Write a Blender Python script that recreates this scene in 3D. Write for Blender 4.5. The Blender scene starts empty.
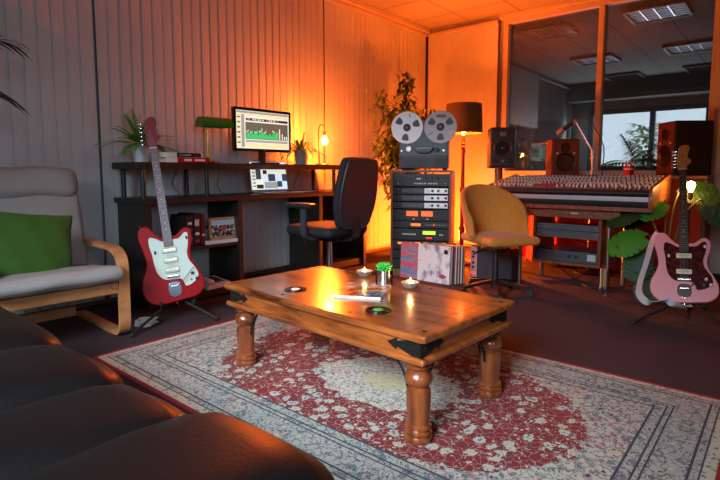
import bpy, bmesh, math, random
from mathutils import Vector, Matrix, Euler
random.seed(7)
PI = math.pi
SC = bpy.context.scene
COL = SC.collection

# ---------------------------------------------------------------- camera, world, daylight, exposure
cam_d = bpy.data.cameras.new('camera')
cam = bpy.data.objects.new('camera', cam_d)
COL.objects.link(cam)
cam_d.sensor_fit = 'HORIZONTAL'; cam_d.sensor_width = 36.0
cam_d.lens = 36.0 * 509 / 720
cam_d.shift_y = -19.0 / 720
cam_d.clip_start = 0.02
cam.location = (0, 0, 0.92)
_yaw, _pit = math.radians(40.1), math.atan(49 / 509)
cam.rotation_euler = (PI / 2 - _pit, 0, _yaw - PI / 2)
SC.camera = cam

SC.view_settings.view_transform = 'Standard'
SC.view_settings.look = 'None'
SC.view_settings.gamma = 1.0
SC.view_settings.use_curve_mapping = False
SC.view_settings.exposure = 0.22

world = bpy.data.worlds.new('sky'); SC.world = world
world.use_nodes = True
_bg = world.node_tree.nodes['Background']
_bg.inputs[0].default_value = (0.62, 0.74, 0.86, 1)
_bg.inputs[1].default_value = 1.9

def area_light(name, loc, target, size, size_y, energy, col, spread=PI):
    l = bpy.data.lights.new(name, 'AREA'); l.shape = 'RECTANGLE'
    l.size = size; l.size_y = size_y; l.energy = energy; l.color = col; l.spread = spread
    o = bpy.data.objects.new(name, l); COL.objects.link(o)
    o.location = loc
    o.rotation_euler = (Vector(target) - Vector(loc)).to_track_quat('-Z', 'Y').to_euler()
    return o
# daylight entering by the window behind the sofa and by the window of the live room
area_light('daylight_studio_window', (-1.42, 0.9, 1.75), (1.0, 1.6, 0.0), 2.2, 1.1, 60, (0.78, 0.89, 1.0), math.radians(65))
area_light('added_rear_fill', (-0.5, -2.28, 1.65), (1.1, 3.6, 0.9), 1.3, 1.1, 6, (0.60, 0.80, 1.0), math.radians(60))  # fill light added behind the camera to grey the left blinds
area_light('daylight_live_window', (11.35, 2.4, 1.5), (6, 2.0, 1.6), 2.6, 1.0, 34, (0.72, 0.85, 1.0))

def bulb_light(name, loc, energy, col, r=0.03):
    l = bpy.data.lights.new(name, 'POINT'); l.energy = energy; l.color = col; l.shadow_soft_size = r
    o = bpy.data.objects.new(name, l); COL.objects.link(o); o.location = loc
    return o
AMBER = (1.0, 0.135, 0.010)

# ---------------------------------------------------------------- material helpers
def lin(h):
    h = h.lstrip('#'); r = []
    for i in (0, 2, 4):
        c = int(h[i:i + 2], 16) / 255
        r.append(c / 12.92 if c <= 0.04045 else ((c + 0.055) / 1.055) ** 2.4)
    return (r[0], r[1], r[2], 1)

class NT:
    """small node-graph writer"""
    def __init__(s, name):
        s.m = bpy.data.materials.new(name); s.m.use_nodes = True
        s.t = s.m.node_tree; s.b = s.t.nodes['Principled BSDF']
    def n(s, typ, **kw):
        nd = s.t.nodes.new(typ)
        for k, v in kw.items(): setattr(nd, k, v)
        return nd
    def put(s, sock, v):
        if isinstance(v, bpy.types.NodeSocket): s.t.links.new(v, sock)
        elif isinstance(v, tuple) and len(v) == 3 and sock.type == 'RGBA': sock.default_value = (*v, 1)
        else: sock.default_value = v
    def math(s, op, a, b=0.0, c=None):
        nd = s.n('ShaderNodeMath', operation=op)
        s.put(nd.inputs[0], a); s.put(nd.inputs[1], b)
        if c is not None: s.put(nd.inputs[2], c)
        return nd.outputs[0]
    def lt(s, a, b): return s.math('LESS_THAN', a, b)
    def gt(s, a, b): return s.math('GREATER_THAN', a, b)
    def mul(s, a, b): return s.math('MULTIPLY', a, b)
    def add(s, a, b): return s.math('ADD', a, b)
    def sub(s, a, b): return s.math('SUBTRACT', a, b)
    def mix(s, f, a, b):
        nd = s.n('ShaderNodeMix', data_type='RGBA')
        s.put(nd.inputs[0], f); s.put(nd.inputs[6], a); s.put(nd.inputs[7], b)
        return nd.outputs[2]
    def coord(s, which='Object', scale=(1, 1, 1), loc=(0, 0, 0)):
        tc = s.n('ShaderNodeTexCoord'); mp = s.n('ShaderNodeMapping')
        s.t.links.new(tc.outputs[which], mp.inputs[0])
        mp.inputs['Location'].default_value = loc; mp.inputs['Scale'].default_value = scale
        return mp.outputs[0]
    def xyz(s, v):
        nd = s.n('ShaderNodeSeparateXYZ'); s.t.links.new(v, nd.inputs[0]); return nd.outputs
    def noise(s, v, scale, detail=4, rough=0.55):
        nd = s.n('ShaderNodeTexNoise'); s.t.links.new(v, nd.inputs['Vector'])
        nd.inputs['Scale'].default_value = scale; nd.inputs['Detail'].default_value = detail
        nd.inputs['Roughness'].default_value = rough
        return nd.outputs[0]
    def vor(s, v, scale, rnd=1.0, feature='F1'):
        nd = s.n('ShaderNodeTexVoronoi', feature=feature); s.t.links.new(v, nd.inputs['Vector'])
        nd.inputs['Scale'].default_value = scale; nd.inputs['Randomness'].default_value = rnd
        return nd.outputs
    def ramp(s, f, stops):
        nd = s.n('ShaderNodeValToRGB'); s.put(nd.inputs[0], f)
        e = nd.color_ramp.elements
        e[0].position, e[0].color = stops[0]; e[1].position, e[1].color = stops[-1]
        for p, c in stops[1:-1]:
            q = e.new(p); q.color = c
        return nd.outputs[0]
    def bump(s, h, strength=0.3, dist=0.01):
        nd = s.n('ShaderNodeBump'); nd.inputs['Strength'].default_value = strength
        nd.inputs['Distance'].default_value = dist; s.put(nd.inputs['Height'], h)
        s.t.links.new(nd.outputs[0], s.b.inputs['Normal'])
    def set(s, **kw):
        for k, v in kw.items(): s.put(s.b.inputs[k.replace('_', ' ')], v)
        return s.m

def M(name, hexc, rough=0.5, metal=0.0, var=0.12, scale=25, bump=0.0, coat=0.0, **kw):
    """plain procedural surface: base colour with a little noise variation"""
    n = NT(name); c = lin(hexc)
    f = n.noise(n.coord(), scale)
    d = tuple(x * (1 - var) for x in c[:3]); u = tuple(min(1, x * (1 + var)) for x in c[:3])
    n.set(Base_Color=n.mix(f, d, u), Roughness=rough, Metallic=metal)
    if coat: n.set(Coat_Weight=coat, Coat_Roughness=0.08)
    if bump: n.bump(f, bump, 0.004)
    if kw: n.set(**kw)
    return n.m

def EM(name, hexc, strength):
    n = NT(name)
    n.set(Base_Color=lin(hexc), Emission_Color=lin(hexc), Emission_Strength=strength, Roughness=0.4)
    return n.m

def WOOD(name, dark, light, scale=1.0, stretch=(8, 1, 8), rough=0.4, coat=0.0, bump=0.15):
    n = NT(name)
    v = n.coord(scale=tuple(k * scale for k in stretch))
    g = n.noise(v, 3.0, 8, 0.62)
    big = n.noise(n.coord(), 2.2 * scale, 3)
    f = n.add(n.mul(g, 0.80), n.mul(n.sub(big, .15), 0.38))
    n.set(Base_Color=n.ramp(f, [(0.36, lin(dark)), (0.66, lin(light))]), Roughness=rough)
    if coat: n.set(Coat_Weight=coat, Coat_Roughness=0.12)
    n.bump(g, bump, 0.003)
    return n.m

def GLASS(name, tint='#ffffff', ior=1.45, rough=0.0, clear=1.0):
    """thin clear pane or bowl: fresnel mix of transparent and glossy"""
    m = bpy.data.materials.new(name); m.use_nodes = True; t = m.node_tree
    t.nodes.clear()
    o = t.nodes.new('ShaderNodeOutputMaterial'); mx = t.nodes.new('ShaderNodeMixShader')
    tr = t.nodes.new('ShaderNodeBsdfTransparent'); gl = t.nodes.new('ShaderNodeBsdfGlossy')
    fr = t.nodes.new('ShaderNodeFresnel'); fr.inputs[0].default_value = ior
    tr.inputs[0].default_value = lin(tint); gl.inputs['Roughness'].default_value = rough
    t.links.new(fr.outputs[0], mx.inputs[0]); t.links.new(tr.outputs[0], mx.inputs[1])
    t.links.new(gl.outputs[0], mx.inputs[2]); t.links.new(mx.outputs[0], o.inputs[0])
    return m

# ---------------------------------------------------------------- mesh builder
def smooth_closed(pts, n=6):
    out = []; L = len(pts)
    for i in range(L):
        p0, p1, p2, p3 = (Vector(pts[(i + k) % L]) for k in (-1, 0, 1, 2))
        for j in range(n):
            t = j / n
            out.append(0.5 * ((2 * p1) + (p2 - p0) * t + (2 * p0 - 5 * p1 + 4 * p2 - p3) * t * t + (3 * p1 - p0 - 3 * p2 + p3) * t ** 3))
    return out
def smooth_open(pts, n=6):
    P = [Vector(p) for p in pts]; P = [2 * P[0] - P[1]] + P + [2 * P[-1] - P[-2]]
    out = []
    for i in range(1, len(P) - 2):
        p0, p1, p2, p3 = P[i - 1:i + 3]
        for j in range(n):
            t = j / n
            out.append(0.5 * ((2 * p1) + (p2 - p0) * t + (2 * p0 - 5 * p1 + 4 * p2 - p3) * t * t + (3 * p1 - p0 - 3 * p2 + p3) * t ** 3))
    out.append(P[-2]); return out

class MB:
    def __init__(s): s.bm = bmesh.new()
    def _merge(s, b, mat=None, mi=0):
        if mat is not None: bmesh.ops.transform(b, matrix=mat, verts=b.verts)
        for f in b.faces: f.material_index = mi
        me = bpy.data.meshes.new('tmp'); b.to_mesh(me); b.free()
        s.bm.from_mesh(me); bpy.data.meshes.remove(me)
    def box(s, c, size, rot=(0, 0, 0), bev=0.0, mi=0, seg=2, mat=None):
        b = bmesh.new(); bmesh.ops.create_cube(b, size=1)
        bmesh.ops.scale(b, vec=size, verts=b.verts)
        if bev: bmesh.ops.bevel(b, geom=b.edges[:], offset=min(bev, min(size) * 0.49), segments=seg, profile=0.5, affect='EDGES')
        T = Matrix.Translation(c) @ Euler(rot).to_matrix().to_4x4()
        s._merge(b, (mat @ T) if mat is not None else T, mi); return s
    def rbox(s, c, size, r=0.05, puff=(0, 0, 0), n=10, rot=(0, 0, 0), mi=0, pinch=0.0, wob=0.0):
        b = bmesh.new(); bmesh.ops.create_cube(b, size=2)
        bmesh.ops.subdivide_edges(b, edges=b.edges[:], cuts=n, use_grid_fill=True)
        h = Vector(size) / 2; rr = min(r, min(h) * 0.999)
        for v in b.verts:
            p = Vector([math.sin(k * PI / 2) for k in v.co])
            q = Vector([p[i] * h[i] for i in range(3)])
            inn = Vector([max(-(h[i] - rr), min(h[i] - rr, q[i])) for i in range(3)])
            d = q - inn
            if d.length > 1e-9: d = d.normalized() * rr
            o = inn + d
            for i in range(3):
                j, k = (i + 1) % 3, (i + 2) % 3
                w = (1 - p[j] ** 2) * (1 - p[k] ** 2)
                o[i] += p[i] * puff[i] * w
                if pinch: pass
            if pinch:
                i = min(range(3), key=lambda a: size[a]); j, k = (i + 1) % 3, (i + 2) % 3
                o[i] *= 1 - pinch * max(p[j] ** 2 * 0.9, p[k] ** 2 * 0.9) ** 2
            if wob: o += Vector((math.sin(o.y * 23 + o.z * 11), math.sin(o.x * 19 + o.z * 17), math.sin(o.x * 21 + o.y * 15))) * wob
            v.co = o
        s._merge(b, Matrix.Translation(c) @ Euler(rot).to_matrix().to_4x4(), mi); return s
    def cyl(s, p0, p1, r0, r1=None, n=16, mi=0, bev=0.0):
        p0, p1 = Vector(p0), Vector(p1); d = p1 - p0
        b = bmesh.new()
        bmesh.ops.create_cone(b, cap_ends=True, segments=n, radius1=r0, radius2=r0 if r1 is None else r1, depth=d.length)
        if bev:
            ed = [e for e in b.edges if abs(e.verts[0].co.z - e.verts[1].co.z) < 1e-6]
            bmesh.ops.bevel(b, geom=ed, offset=bev, segments=2, profile=0.5, affect='EDGES')
        s._merge(b, Matrix.Translation((p0 + p1) / 2) @ d.to_track_quat('Z', 'Y').to_matrix().to_4x4(), mi); return s
    def tube(s, pts, r, n=8, mi=0, closed=False):
        P = [Vector(p) for p in pts]; L = len(P); b = bmesh.new(); rings = []
        nrm = None
        for i in range(L):
            if closed: t = P[(i + 1) % L] - P[i - 1]
            else: t = P[min(i + 1, L - 1)] - P[max(i - 1, 0)]
            t.normalize()
            if nrm is None: nrm = t.orthogonal().normalized()
            nrm = (nrm - t * nrm.dot(t)).normalized(); bi = t.cross(nrm)
            rad = r[i] if isinstance(r, (list, tuple)) else r
            rings.append([b.verts.new(P[i] + (nrm * math.cos(2 * PI * k / n) + bi * math.sin(2 * PI * k / n)) * rad) for k in range(n)])
        for i in range(L if closed else L - 1):
            a, c = rings[i], rings[(i + 1) % L]
            for k in range(n): b.faces.new((a[k], a[(k + 1) % n], c[(k + 1) % n], c[k]))
        if not closed: b.faces.new(rings[0][::-1]); b.faces.new(rings[-1])
        s._merge(b, None, mi); return s
    def ribbon(s, pts, width, thick, side=(1, 0, 0), mi=0, closed=False):
        """bar of rectangular section swept along pts; width runs along the direction side"""
        P = [Vector(p) for p in pts]; L = len(P); b = bmesh.new(); rings = []; sd = Vector(side).normalized()
        for i in range(L):
            t = (P[min(i + 1, L - 1)] - P[max(i - 1, 0)]).normalized()
            nn = t.cross(sd).normalized(); w = (sd - t * sd.dot(t)).normalized() * width / 2; h = nn * thick / 2
            rings.append([b.verts.new(P[i] + q) for q in (w + h, -w + h, -w - h, w - h)])
        for i in range(L - 1):
            a, c = rings[i], rings[i + 1]
            for k in range(4): b.faces.new((a[k], a[(k + 1) % 4], c[(k + 1) % 4], c[k]))
        b.faces.new(rings[0][::-1]); b.faces.new(rings[-1])
        bmesh.ops.recalc_face_normals(b, faces=b.faces)
        s._merge(b, None, mi); return s
    def lathe(s, prof, c=(0, 0, 0), n=24, mi=0, axis=None):
        b = bmesh.new(); rings = []
        for r, z in prof:
            if r < 1e-6: rings.append([b.verts.new((0, 0, z))])
            else: rings.append([b.verts.new((r * math.cos(2 * PI * k / n), r * math.sin(2 * PI * k / n), z)) for k in range(n)])
        for a, q in zip(rings, rings[1:]):
            for k in range(n):
                if len(a) == 1 and len(q) == 1: continue
                if len(a) == 1: b.faces.new((a[0], q[(k + 1) % n], q[k]))
                elif len(q) == 1: b.faces.new((a[k], a[(k + 1) % n], q[0]))
                else: b.faces.new((a[k], a[(k + 1) % n], q[(k + 1) % n], q[k]))
        if len(rings[0]) > 1 and prof[0] != prof[-1]: b.faces.new(rings[0][::-1])
        if len(rings[-1]) > 1 and prof[0] != prof[-1]: b.faces.new(rings[-1])
        bmesh.ops.recalc_face_normals(b, faces=b.faces)
        T = Matrix.Translation(c)
        if axis is not None: T = T @ Vector(axis).to_track_quat('Z', 'Y').to_matrix().to_4x4()
        s._merge(b, T, mi); return s
    def prism(s, pts, t, y0=0.0, bev=0.0, mi=0, mat=None, seg=2):
        """outline (x,z) extruded t along +y from y0"""
        b = bmesh.new()
        a = [b.verts.new((p[0], y0, p[1])) for p in pts]
        f = b.faces.new(a)
        r = bmesh.ops.extrude_face_region(b, geom=[f])
        vs = [v for v in r['geom'] if isinstance(v, bmesh.types.BMVert)]
        bmesh.ops.translate(b, vec=(0, t, 0), verts=vs)
        bmesh.ops.recalc_face_normals(b, faces=b.faces)
        if bev:
            ed = [e for e in b.edges if abs(e.verts[0].co.y - e.verts[1].co.y) < 1e-7]
            bmesh.ops.bevel(b, geom=ed, offset=bev, segments=seg, profile=0.5, affect='EDGES')
        s._merge(b, mat, mi); return s
    def ball(s, c, r, sc=(1, 1, 1), mi=0, n=16):
        b = bmesh.new(); bmesh.ops.create_uvsphere(b, u_segments=n, v_segments=max(6, n // 2), radius=r)
        s._merge(b, Matrix.Translation(c) @ Matrix.Diagonal((*sc, 1)), mi); return s
    def grid(s, f, nu, nv, mi=0, thick=0.0):
        b = bmesh.new()
        V = [[b.verts.new(f(i / nu, j / nv)) for j in range(nv + 1)] for i in range(nu + 1)]
        for i in range(nu):
            for j in range(nv): b.faces.new((V[i][j], V[i + 1][j], V[i + 1][j + 1], V[i][j + 1]))
        if thick:
            bmesh.ops.recalc_face_normals(b, faces=b.faces)
            bmesh.ops.solidify(b, geom=b.faces[:], thickness=thick)
        s._merge(b, None, mi); return s
    def poly(s, pts, mi=0):
        b = bmesh.new(); b.faces.new([b.verts.new(p) for p in pts]); s._merge(b, None, mi); return s
    def leaf(s, p, d, up, length, width, bend=0.3, mi=0, n=5, tip=1.0, fold=0.15):
        """pointed folded blade from p along d, drooping by bend"""
        d = Vector(d).normalized(); sd = d.cross(Vector(up))
        if sd.length < 1e-4: sd = d.orthogonal()
        sd.normalize(); u = sd.cross(d).normalized(); b = bmesh.new(); prev = None
        for i in range(n + 1):
            t = i / n; w = width * 0.5 * max(0.02, math.sin(PI * min(1, t * 0.9 + 0.1)) ** tip)
            c = Vector(p) + d * length * t * (1 - 0.25 * bend * t) + Vector((0, 0, -1)) * length * bend * t * t
            row = [b.verts.new(c - sd * w + u * w * fold), b.verts.new(c), b.verts.new(c + sd * w + u * w * fold)]
            if prev:
                b.faces.new((prev[0], prev[1], row[1], row[0])); b.faces.new((prev[1], prev[2], row[2], row[1]))
            prev = row
        s._merge(b, None, mi); return s
    def build(s, name, mats, parent=None, smooth=40, loc=None):
        me = bpy.data.meshes.new(name)
        s.bm.normal_update(); s.bm.to_mesh(me); s.bm.free()
        for m in (mats if isinstance(mats, (list, tuple)) else [mats]): me.materials.append(m)
        if smooth:
            me.polygons.foreach_set('use_smooth', [True] * len(me.polygons))
            me.set_sharp_from_angle(angle=math.radians(smooth))
        o = bpy.data.objects.new(name, me); COL.objects.link(o)
        if smooth:
            wn = o.modifiers.new('weighted_normals', 'WEIGHTED_NORMAL'); wn.keep_sharp = True
        if parent: o.parent = parent
        if loc: o.location = loc
        return o

def tag(o, label=None, cat=None, group=None, kind=None):
    if label: o['label'] = label
    if cat: o['category'] = cat
    if group: o['group'] = group
    if kind: o['kind'] = kind
    return o
def thing(name, label, cat, loc=(0, 0, 0), rz=0.0, group=None, rot=None):
    o = bpy.data.objects.new(name, None); COL.objects.link(o)
    o.location = loc; o.rotation_euler = rot if rot else (0, 0, rz); o.empty_display_size = 0.1
    return tag(o, label, cat, group)
def structure(o): o['kind'] = 'structure'; return o
def kids(o): return [c for c in bpy.data.objects if c.parent == o]
def copy_tree(o, parent=None):
    c = o.copy(); COL.objects.link(c); c.parent = parent
    for ch in kids(o): copy_tree(ch, c)
    return c
def dup(o, label, loc, rz=None, rot=None):
    c = copy_tree(o); c.location = loc
    if rz is not None: c.rotation_euler = (0, 0, rz)
    if rot is not None: c.rotation_euler = rot
    c['label'] = label
    return c
def face_rot(dx, dy):
    """z rotation that turns local -y to the direction (dx,dy)"""
    return math.atan2(dx, -dy)

# ---------------------------------------------------------------- shared materials
blk = M('black_plastic', '#17171a', 0.45)
blkmat = M('black_matt', '#101012', 0.7)
blkgloss = M('black_gloss', '#0c0c0e', 0.15)
chrome = M('chrome', '#c9ccd2', 0.16, 1.0, 0.03)
steel = M('brushed_steel', '#9a9da3', 0.34, 1.0, 0.08)
brass = M('aged_brass', '#c9993f', 0.26, 1.0, 0.1)
whitep = M('white_plastic', '#d9d9d6', 0.4, var=0.04)
greyp = M('grey_plastic', '#6d7076', 0.5, var=0.06)
darkgrey = M('dark_grey_metal', '#2b2e34', 0.4, 0.3)
leafm = M('leaf_green', '#2f6b2a', 0.45, var=0.35, scale=9)
leafdark = M('leaf_dark_green', '#1f4d22', 0.4, var=0.35, scale=7)
soil = M('potting_soil', '#2a1c12', 0.95, bump=0.6)
cherry = WOOD('walnut_veneer', '#4a2212', '#8a4a26', 1.2, (1, 8, 8), 0.42)
# ---------------------------------------------------------------- setting
YW, XR, HC = 3.72, 5.69, 2.70          # back wall, window wall, ceiling height
XL, YF = -1.55, -2.4                   # wall behind the sofa, wall behind the camera
XF = 11.5                              # far window wall of the live room

n = NT('carpet'); v = n.coord()
f1 = n.noise(v, 160, 3); f2 = n.noise(v, 1.6, 4); 
n.set(Base_Color=n.mix(f2, n.mix(f1, lin('#1d0e13'), lin('#331d25')), n.mix(f1, lin('#27141a'), lin('#41272f'))), Roughness=0.95)
n.bump(f1, 0.6, 0.006); carpet = n.m

def ceiling_tiles(name, c1, c2):
    n = NT(name); X, Y, Z = n.xyz(n.coord())
    def line(a, off):
        q = n.math('FRACT', n.mul(n.add(a, off), 1 / 0.61)); q = n.math('ABSOLUTE', n.sub(q, 0.5))
        return n.gt(q, 0.489)
    g = n.math('MAXIMUM', line(X, 6.1 * 2 - 4.59), line(Y, 6.1 * 2 - 2.40))
    sp = n.noise(n.coord(), 120, 2)
    n.set(Base_Color=n.mix(g, n.mix(sp, lin(c1), lin(c2)), lin('#5b5852')), Roughness=0.85)
    return n.m
tiles = ceiling_tiles('ceiling_tiles', '#87817a', '#98928a')
plaster = M('wall_plaster', '#a9a49c', 0.85, var=0.05, scale=3)
wallpale = M('wall_pale_paint', '#b8b0a6', 0.8, var=0.05, scale=3)
trimm = M('trim_cream', '#b3a89a', 0.5, var=0.04)

structure(MB().box(((XL + XF) / 2, 0.66, -0.05), (XF - XL + .3, 6.4, 0.10)).build('floor', carpet))
structure(MB().box(((XL + XR) / 2, (YF + YW) / 2, HC + 0.06), (XR - XL + .2, YW - YF + .2, 0.12)).build('ceiling', tiles))
structure(MB().box(((XR + .1 + XF) / 2, (YF + YW) / 2, HC + 0.06), (XF - XR + .1, YW - YF + .2, 0.12)).build('ceiling_live_room', tiles))
structure(MB().box(((XL + XF) / 2, YW + 0.06, HC / 2), (XF - XL + .3, 0.12, HC)).build('wall_back', plaster))
w = MB()
w.box(((XL - .15 - 1.2) / 2, YF - .06, HC / 2), (-1.2 - XL + .15, .12, HC)); w.box(((.2 + XF + .15) / 2, YF - .06, HC / 2), (XF + .15 - .2, .12, HC))
w.box((-.5, YF - .06, .52), (1.4, .12, 1.04)); w.box((-.5, YF - .06, 2.48), (1.4, .12, .44))
structure(w.build('wall_front', plaster))
w4 = MB()  # unseen window, added to go with the rear fill light
for z in (1.07, 2.23): w4.box((-.5, YF - .05, z), (1.4, .10, .06), bev=.004)
for x in (-1.17, -.5, .17): w4.box((x, YF - .05, 1.65), (.06, .104, 1.22), bev=.004)
w4 = structure(w4.build('added_rear_window', trimm))
for x in (-.835, -.165): MB().box((x, YF - .06, 1.65), (.61, .008, 1.10)).build('pane', GLASS('dimming_glass_rear', '#5c5f60', 1.3), w4)  # panes darkened to hold back the sky
# wall behind the sofa with its daylight window
w = MB()
w.box((XL - .06, (YF - .3) / 2 , HC / 2), (.12, -.3 - YF, HC)); w.box((XL - .06, (2.1 + YW) / 2, HC / 2), (.12, YW - 2.1, HC))
w.box((XL - .06, .9, .55), (.12, 2.4, 1.1)); w.box((XL - .06, .9, 2.52), (.12, 2.4, .36))
structure(w.build('wall_left', plaster))
# window wall: glazed from y .575 to 2.58, sill .90, head 2.63
w = MB()
w.box((XR + .05, (2.60 + YW) / 2, HC / 2), (.10, YW - 2.60, HC)); w.box((XR + .05, (.55 + YF) / 2, HC / 2), (.10, .55 - YF, HC))
w.box((XR + .05, 1.575, .44), (.10, 2.05, .88)); w.box((XR + .05, 1.575, 2.675), (.10, 2.05, .05))
structure(w.build('wall_right', wallpale))
glass = GLASS('studio_glass', '#d8dada', 1.85)
def window_frame(x, y0, y1, z0, z1, ys, wd, dp):
    m = MB()
    m.box((x, (y0 + y1) / 2, z0 + wd / 2), (dp, y1 - y0, wd), bev=.004); m.box((x, (y0 + y1) / 2, z1 - wd / 2), (dp, y1 - y0, wd), bev=.004)
    for y in [y0 + wd / 2] + ys + [y1 - wd / 2]: m.box((x, y, (z0 + z1) / 2), (dp + .004, wd, z1 - z0), bev=.004)
    return m
win = structure(window_frame(XR, .55, 2.60, .88, 2.65, [1.555], .055, .11).build('window_1', trimm))
for (a, b) in ((.60, 1.53), (1.58, 2.55)):
    o = MB().box((XR + .02, (a + b) / 2, 1.765), (.008, b - a, 1.66)).build('pane', glass, win)
# far wall of the live room and its windows
w = MB()
w.box((XF + .06, (YF + .35) / 2, HC / 2), (.12, .35 - YF, HC)); w.box((XF + .06, 3.52, HC / 2), (.12, .40, HC))
w.box((XF + .06, 1.83, .475), (.12, 2.97, .95)); w.box((XF + .06, 1.83, 2.45), (.12, 2.97, .5))
structure(w.build('wall_far', plaster))
win2 = structure(window_frame(XF, .34, 3.33, .95, 2.2, [1.22, 2.14], .09, .12).build('window_2', M('window_frame_grey', '#5d646c', 0.5)))
for a, b in ((.43, 1.175), (1.265, 2.095), (2.185, 3.24)):
    MB().box((XF + .02, (a + b) / 2, 1.575), (.008, b - a, 1.07)).build('pane', GLASS('outer_glass', '#ffffff', 1.3), win2)
structure(MB().box((XF - .30, .66, 2.52), (.45, 6.0, .34)).build('bulkhead_far', M('bulkhead_grey', '#77746e', 0.8)))
win3 = structure(window_frame(XL - .02, -.30, 2.10, 1.1, 2.34, [.5, 1.3], .06, .10).build('window_3', trimm))
for a, b in ((-.24, .47), (.53, 1.27), (1.33, 2.04)):
    MB().box((XL - .04, (a + b) / 2, 1.72), (.008, b - a, 1.12)).build('pane', GLASS('dimming_glass_left', '#5c5f60', 1.3), win3)  # unseen panes tinted dark so less sky light washes the room
# skirting and cornice
tr = M('skirting_dark_red_brown', '#6b3a30', 0.55)
structure(MB().box(((XL + XR) / 2, YW - .045, .05), (XR - XL, .09, .10), bev=.006).build('baseboard_back', tr))
structure(MB().box((XR - .012, .66, .06), (.024, 6.0, .12), bev=.004).build('baseboard_right', M('skirting_pale', '#9c9288', 0.5)))
structure(MB().box(((XL + XR) / 2, YW - .085, 2.672), (XR - XL, .17, .056), bev=.006).build('trim_1', trimm))
structure(MB().box((XR - .03, .66, 2.675), (.10, 6.0, .05), bev=.006).build('trim_2', trimm))
structure(MB().box((XR - .03, YW - .07, 1.33), (.06, .10, 2.64), bev=.005).build('trim_3', M('corner_post_dark', '#4a2f22', 0.6)))
# right hand pillar beside the glazing
structure(MB().box((XR - .06, .30, 1.33), (.12, .52, 2.66), bev=.005).build('trim_4', wallpale))

# vertical blinds
def blind_mat():
    n = NT('blind_fabric'); v = n.coord()
    f = n.noise(n.coord(scale=(60, 60, 2)), 4, 3); q = n.noise(v, 1.3, 2)
    n.set(Base_Color=n.mix(f, n.mix(q, lin('#a2a6a8'), lin('#b4b6b5')), lin('#c0c1bf')), Roughness=0.8)
    return n.m
blindm = blind_mat()
slit = M('blind_slat_shadow_edge', '#8d9092', 0.8)
def blinds(name, label, length, pitch, loc, rz, h=2.60, ang=0.32, seed=1):
    rnd = random.Random(seed)
    root = thing(name, label, 'blind', loc, rz, 'vertical blinds')
    m = MB(); k = int(length / pitch); wd = pitch * 1.13
    for i in range(k):
        a = ang + rnd.uniform(-.03, .03); x0 = (i + .5) * length / k
        def f(u, v, a=a, x0=x0):
            s_ = (u - .5) * wd; c_ = .0025 * (1 - (2 * u - 1) ** 2)
            return Vector((x0 + s_ * math.cos(a) + c_ * math.sin(a), s_ * math.sin(a) - c_ * math.cos(a), .06 + v * (h - .06)))
        m.grid(f, 4, 1, thick=.0015)
    m.build('slats', blindm, root, smooth=75)
    MB().box((length / 2, 0, h + .022), (length, .045, .04), bev=.006).build('headrail', trimm, root)
    c = MB()
    for i in range(k): c.box(((i + .5) * length / k, 0, .055), (wd * .8, .006, .03))
    c.tube([(.05, -.03, .05), (length - .05, -.03, .05)], .0025, 5)
    c.build('bottom_weights', M('blind_weight', '#a8a8a4', 0.6), root)
    return root
BY = 3.60
blinds('vertical_blind', 'grey vertical blind behind the armchair at the left end of the back wall', 1.52 + 1.0, .079, (-1.0, BY, 0), 0, seed=2, ang=.07)
blinds('vertical_blind', 'long vertical blind behind the desk, shading from grey to lamp-lit orange', 2.17, .080, (1.545, BY, 0), 0, seed=3, ang=.07)
blinds('vertical_blind', 'orange-lit vertical blind behind the ficus tree in the corner', 1.82, .079, (3.735, BY, 0), 0, seed=4, ang=.05)
blinds('vertical_blind', 'narrow orange-lit blind between the room corner and the studio window', .93, .078, (XR - .10, 3.58, 0), -PI / 2, seed=5, ang=.03)
blinds('vertical_blind', 'dim grey vertical blind seen through the studio window glass', 4.6, .10, (6.6, BY, 0), 0, seed=6)

# live room: hanging cabinet on the far side and ceiling lights
wc = thing('wall_cabinet', 'plain white cabinet hung on the live room wall behind the glass', 'cabinet', (7.2, 3.38, 1.62))
MB().box((0, 0, .43), (2.2, .34, .86), bev=.01).build('body', M('cabinet_white', '#c9c9c6', 0.5), wc)
for s_ in (-1, 1): MB().box((s_ * .548, -.176, .43), (1.085, .016, .84), bev=.004).build('door', M('cabinet_door_white', '#d2d2cf', 0.45), wc)

lv = thing('ceiling_light', 'square louvred ceiling light in the live room, nearest to the studio glass at right', 'ceiling light', (6.6, 1.24, 2.70), 0, 'live room ceiling lights')
fr = MB()
for s_ in (-1, 1):
    fr.box((s_ * .285, 0, -.02), (.03, .60, .04)); fr.box((0, s_ * .285, -.02), (.60, .03, .04))
fr.build('frame', M('light_frame_grey', '#55585c', .5), lv)
lo = MB()
for i in range(5): lo.box((-.2 + i * .1, 0, -.016), (.006, .54, .03))
for i in range(3): lo.box((0, -.135 + i * .135, -.016), (.54, .012, .03))
lo.build('louvre', chrome, lv)
MB().box((0, 0, -.004), (.55, .55, .004)).build('reflector', M('reflector', '#4a4e54', .3, .9), lv)
for x, y, l in ((8.7, 1.20, 'square louvred ceiling light in the live room, second from the glass at right'),
                (10.5, 1.20, 'small-looking louvred ceiling light farthest back at the right of the live room'),
                (6.6, 2.46, 'louvred ceiling light in the live room behind the left pane, nearest to the glass'),
                (8.7, 2.46, 'louvred ceiling light in the live room behind the left pane, second row'),
                (10.5, 2.46, 'louvred ceiling light far back in the live room, above the white window')):
    dup(lv, l, (x, y, 2.70))

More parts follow.
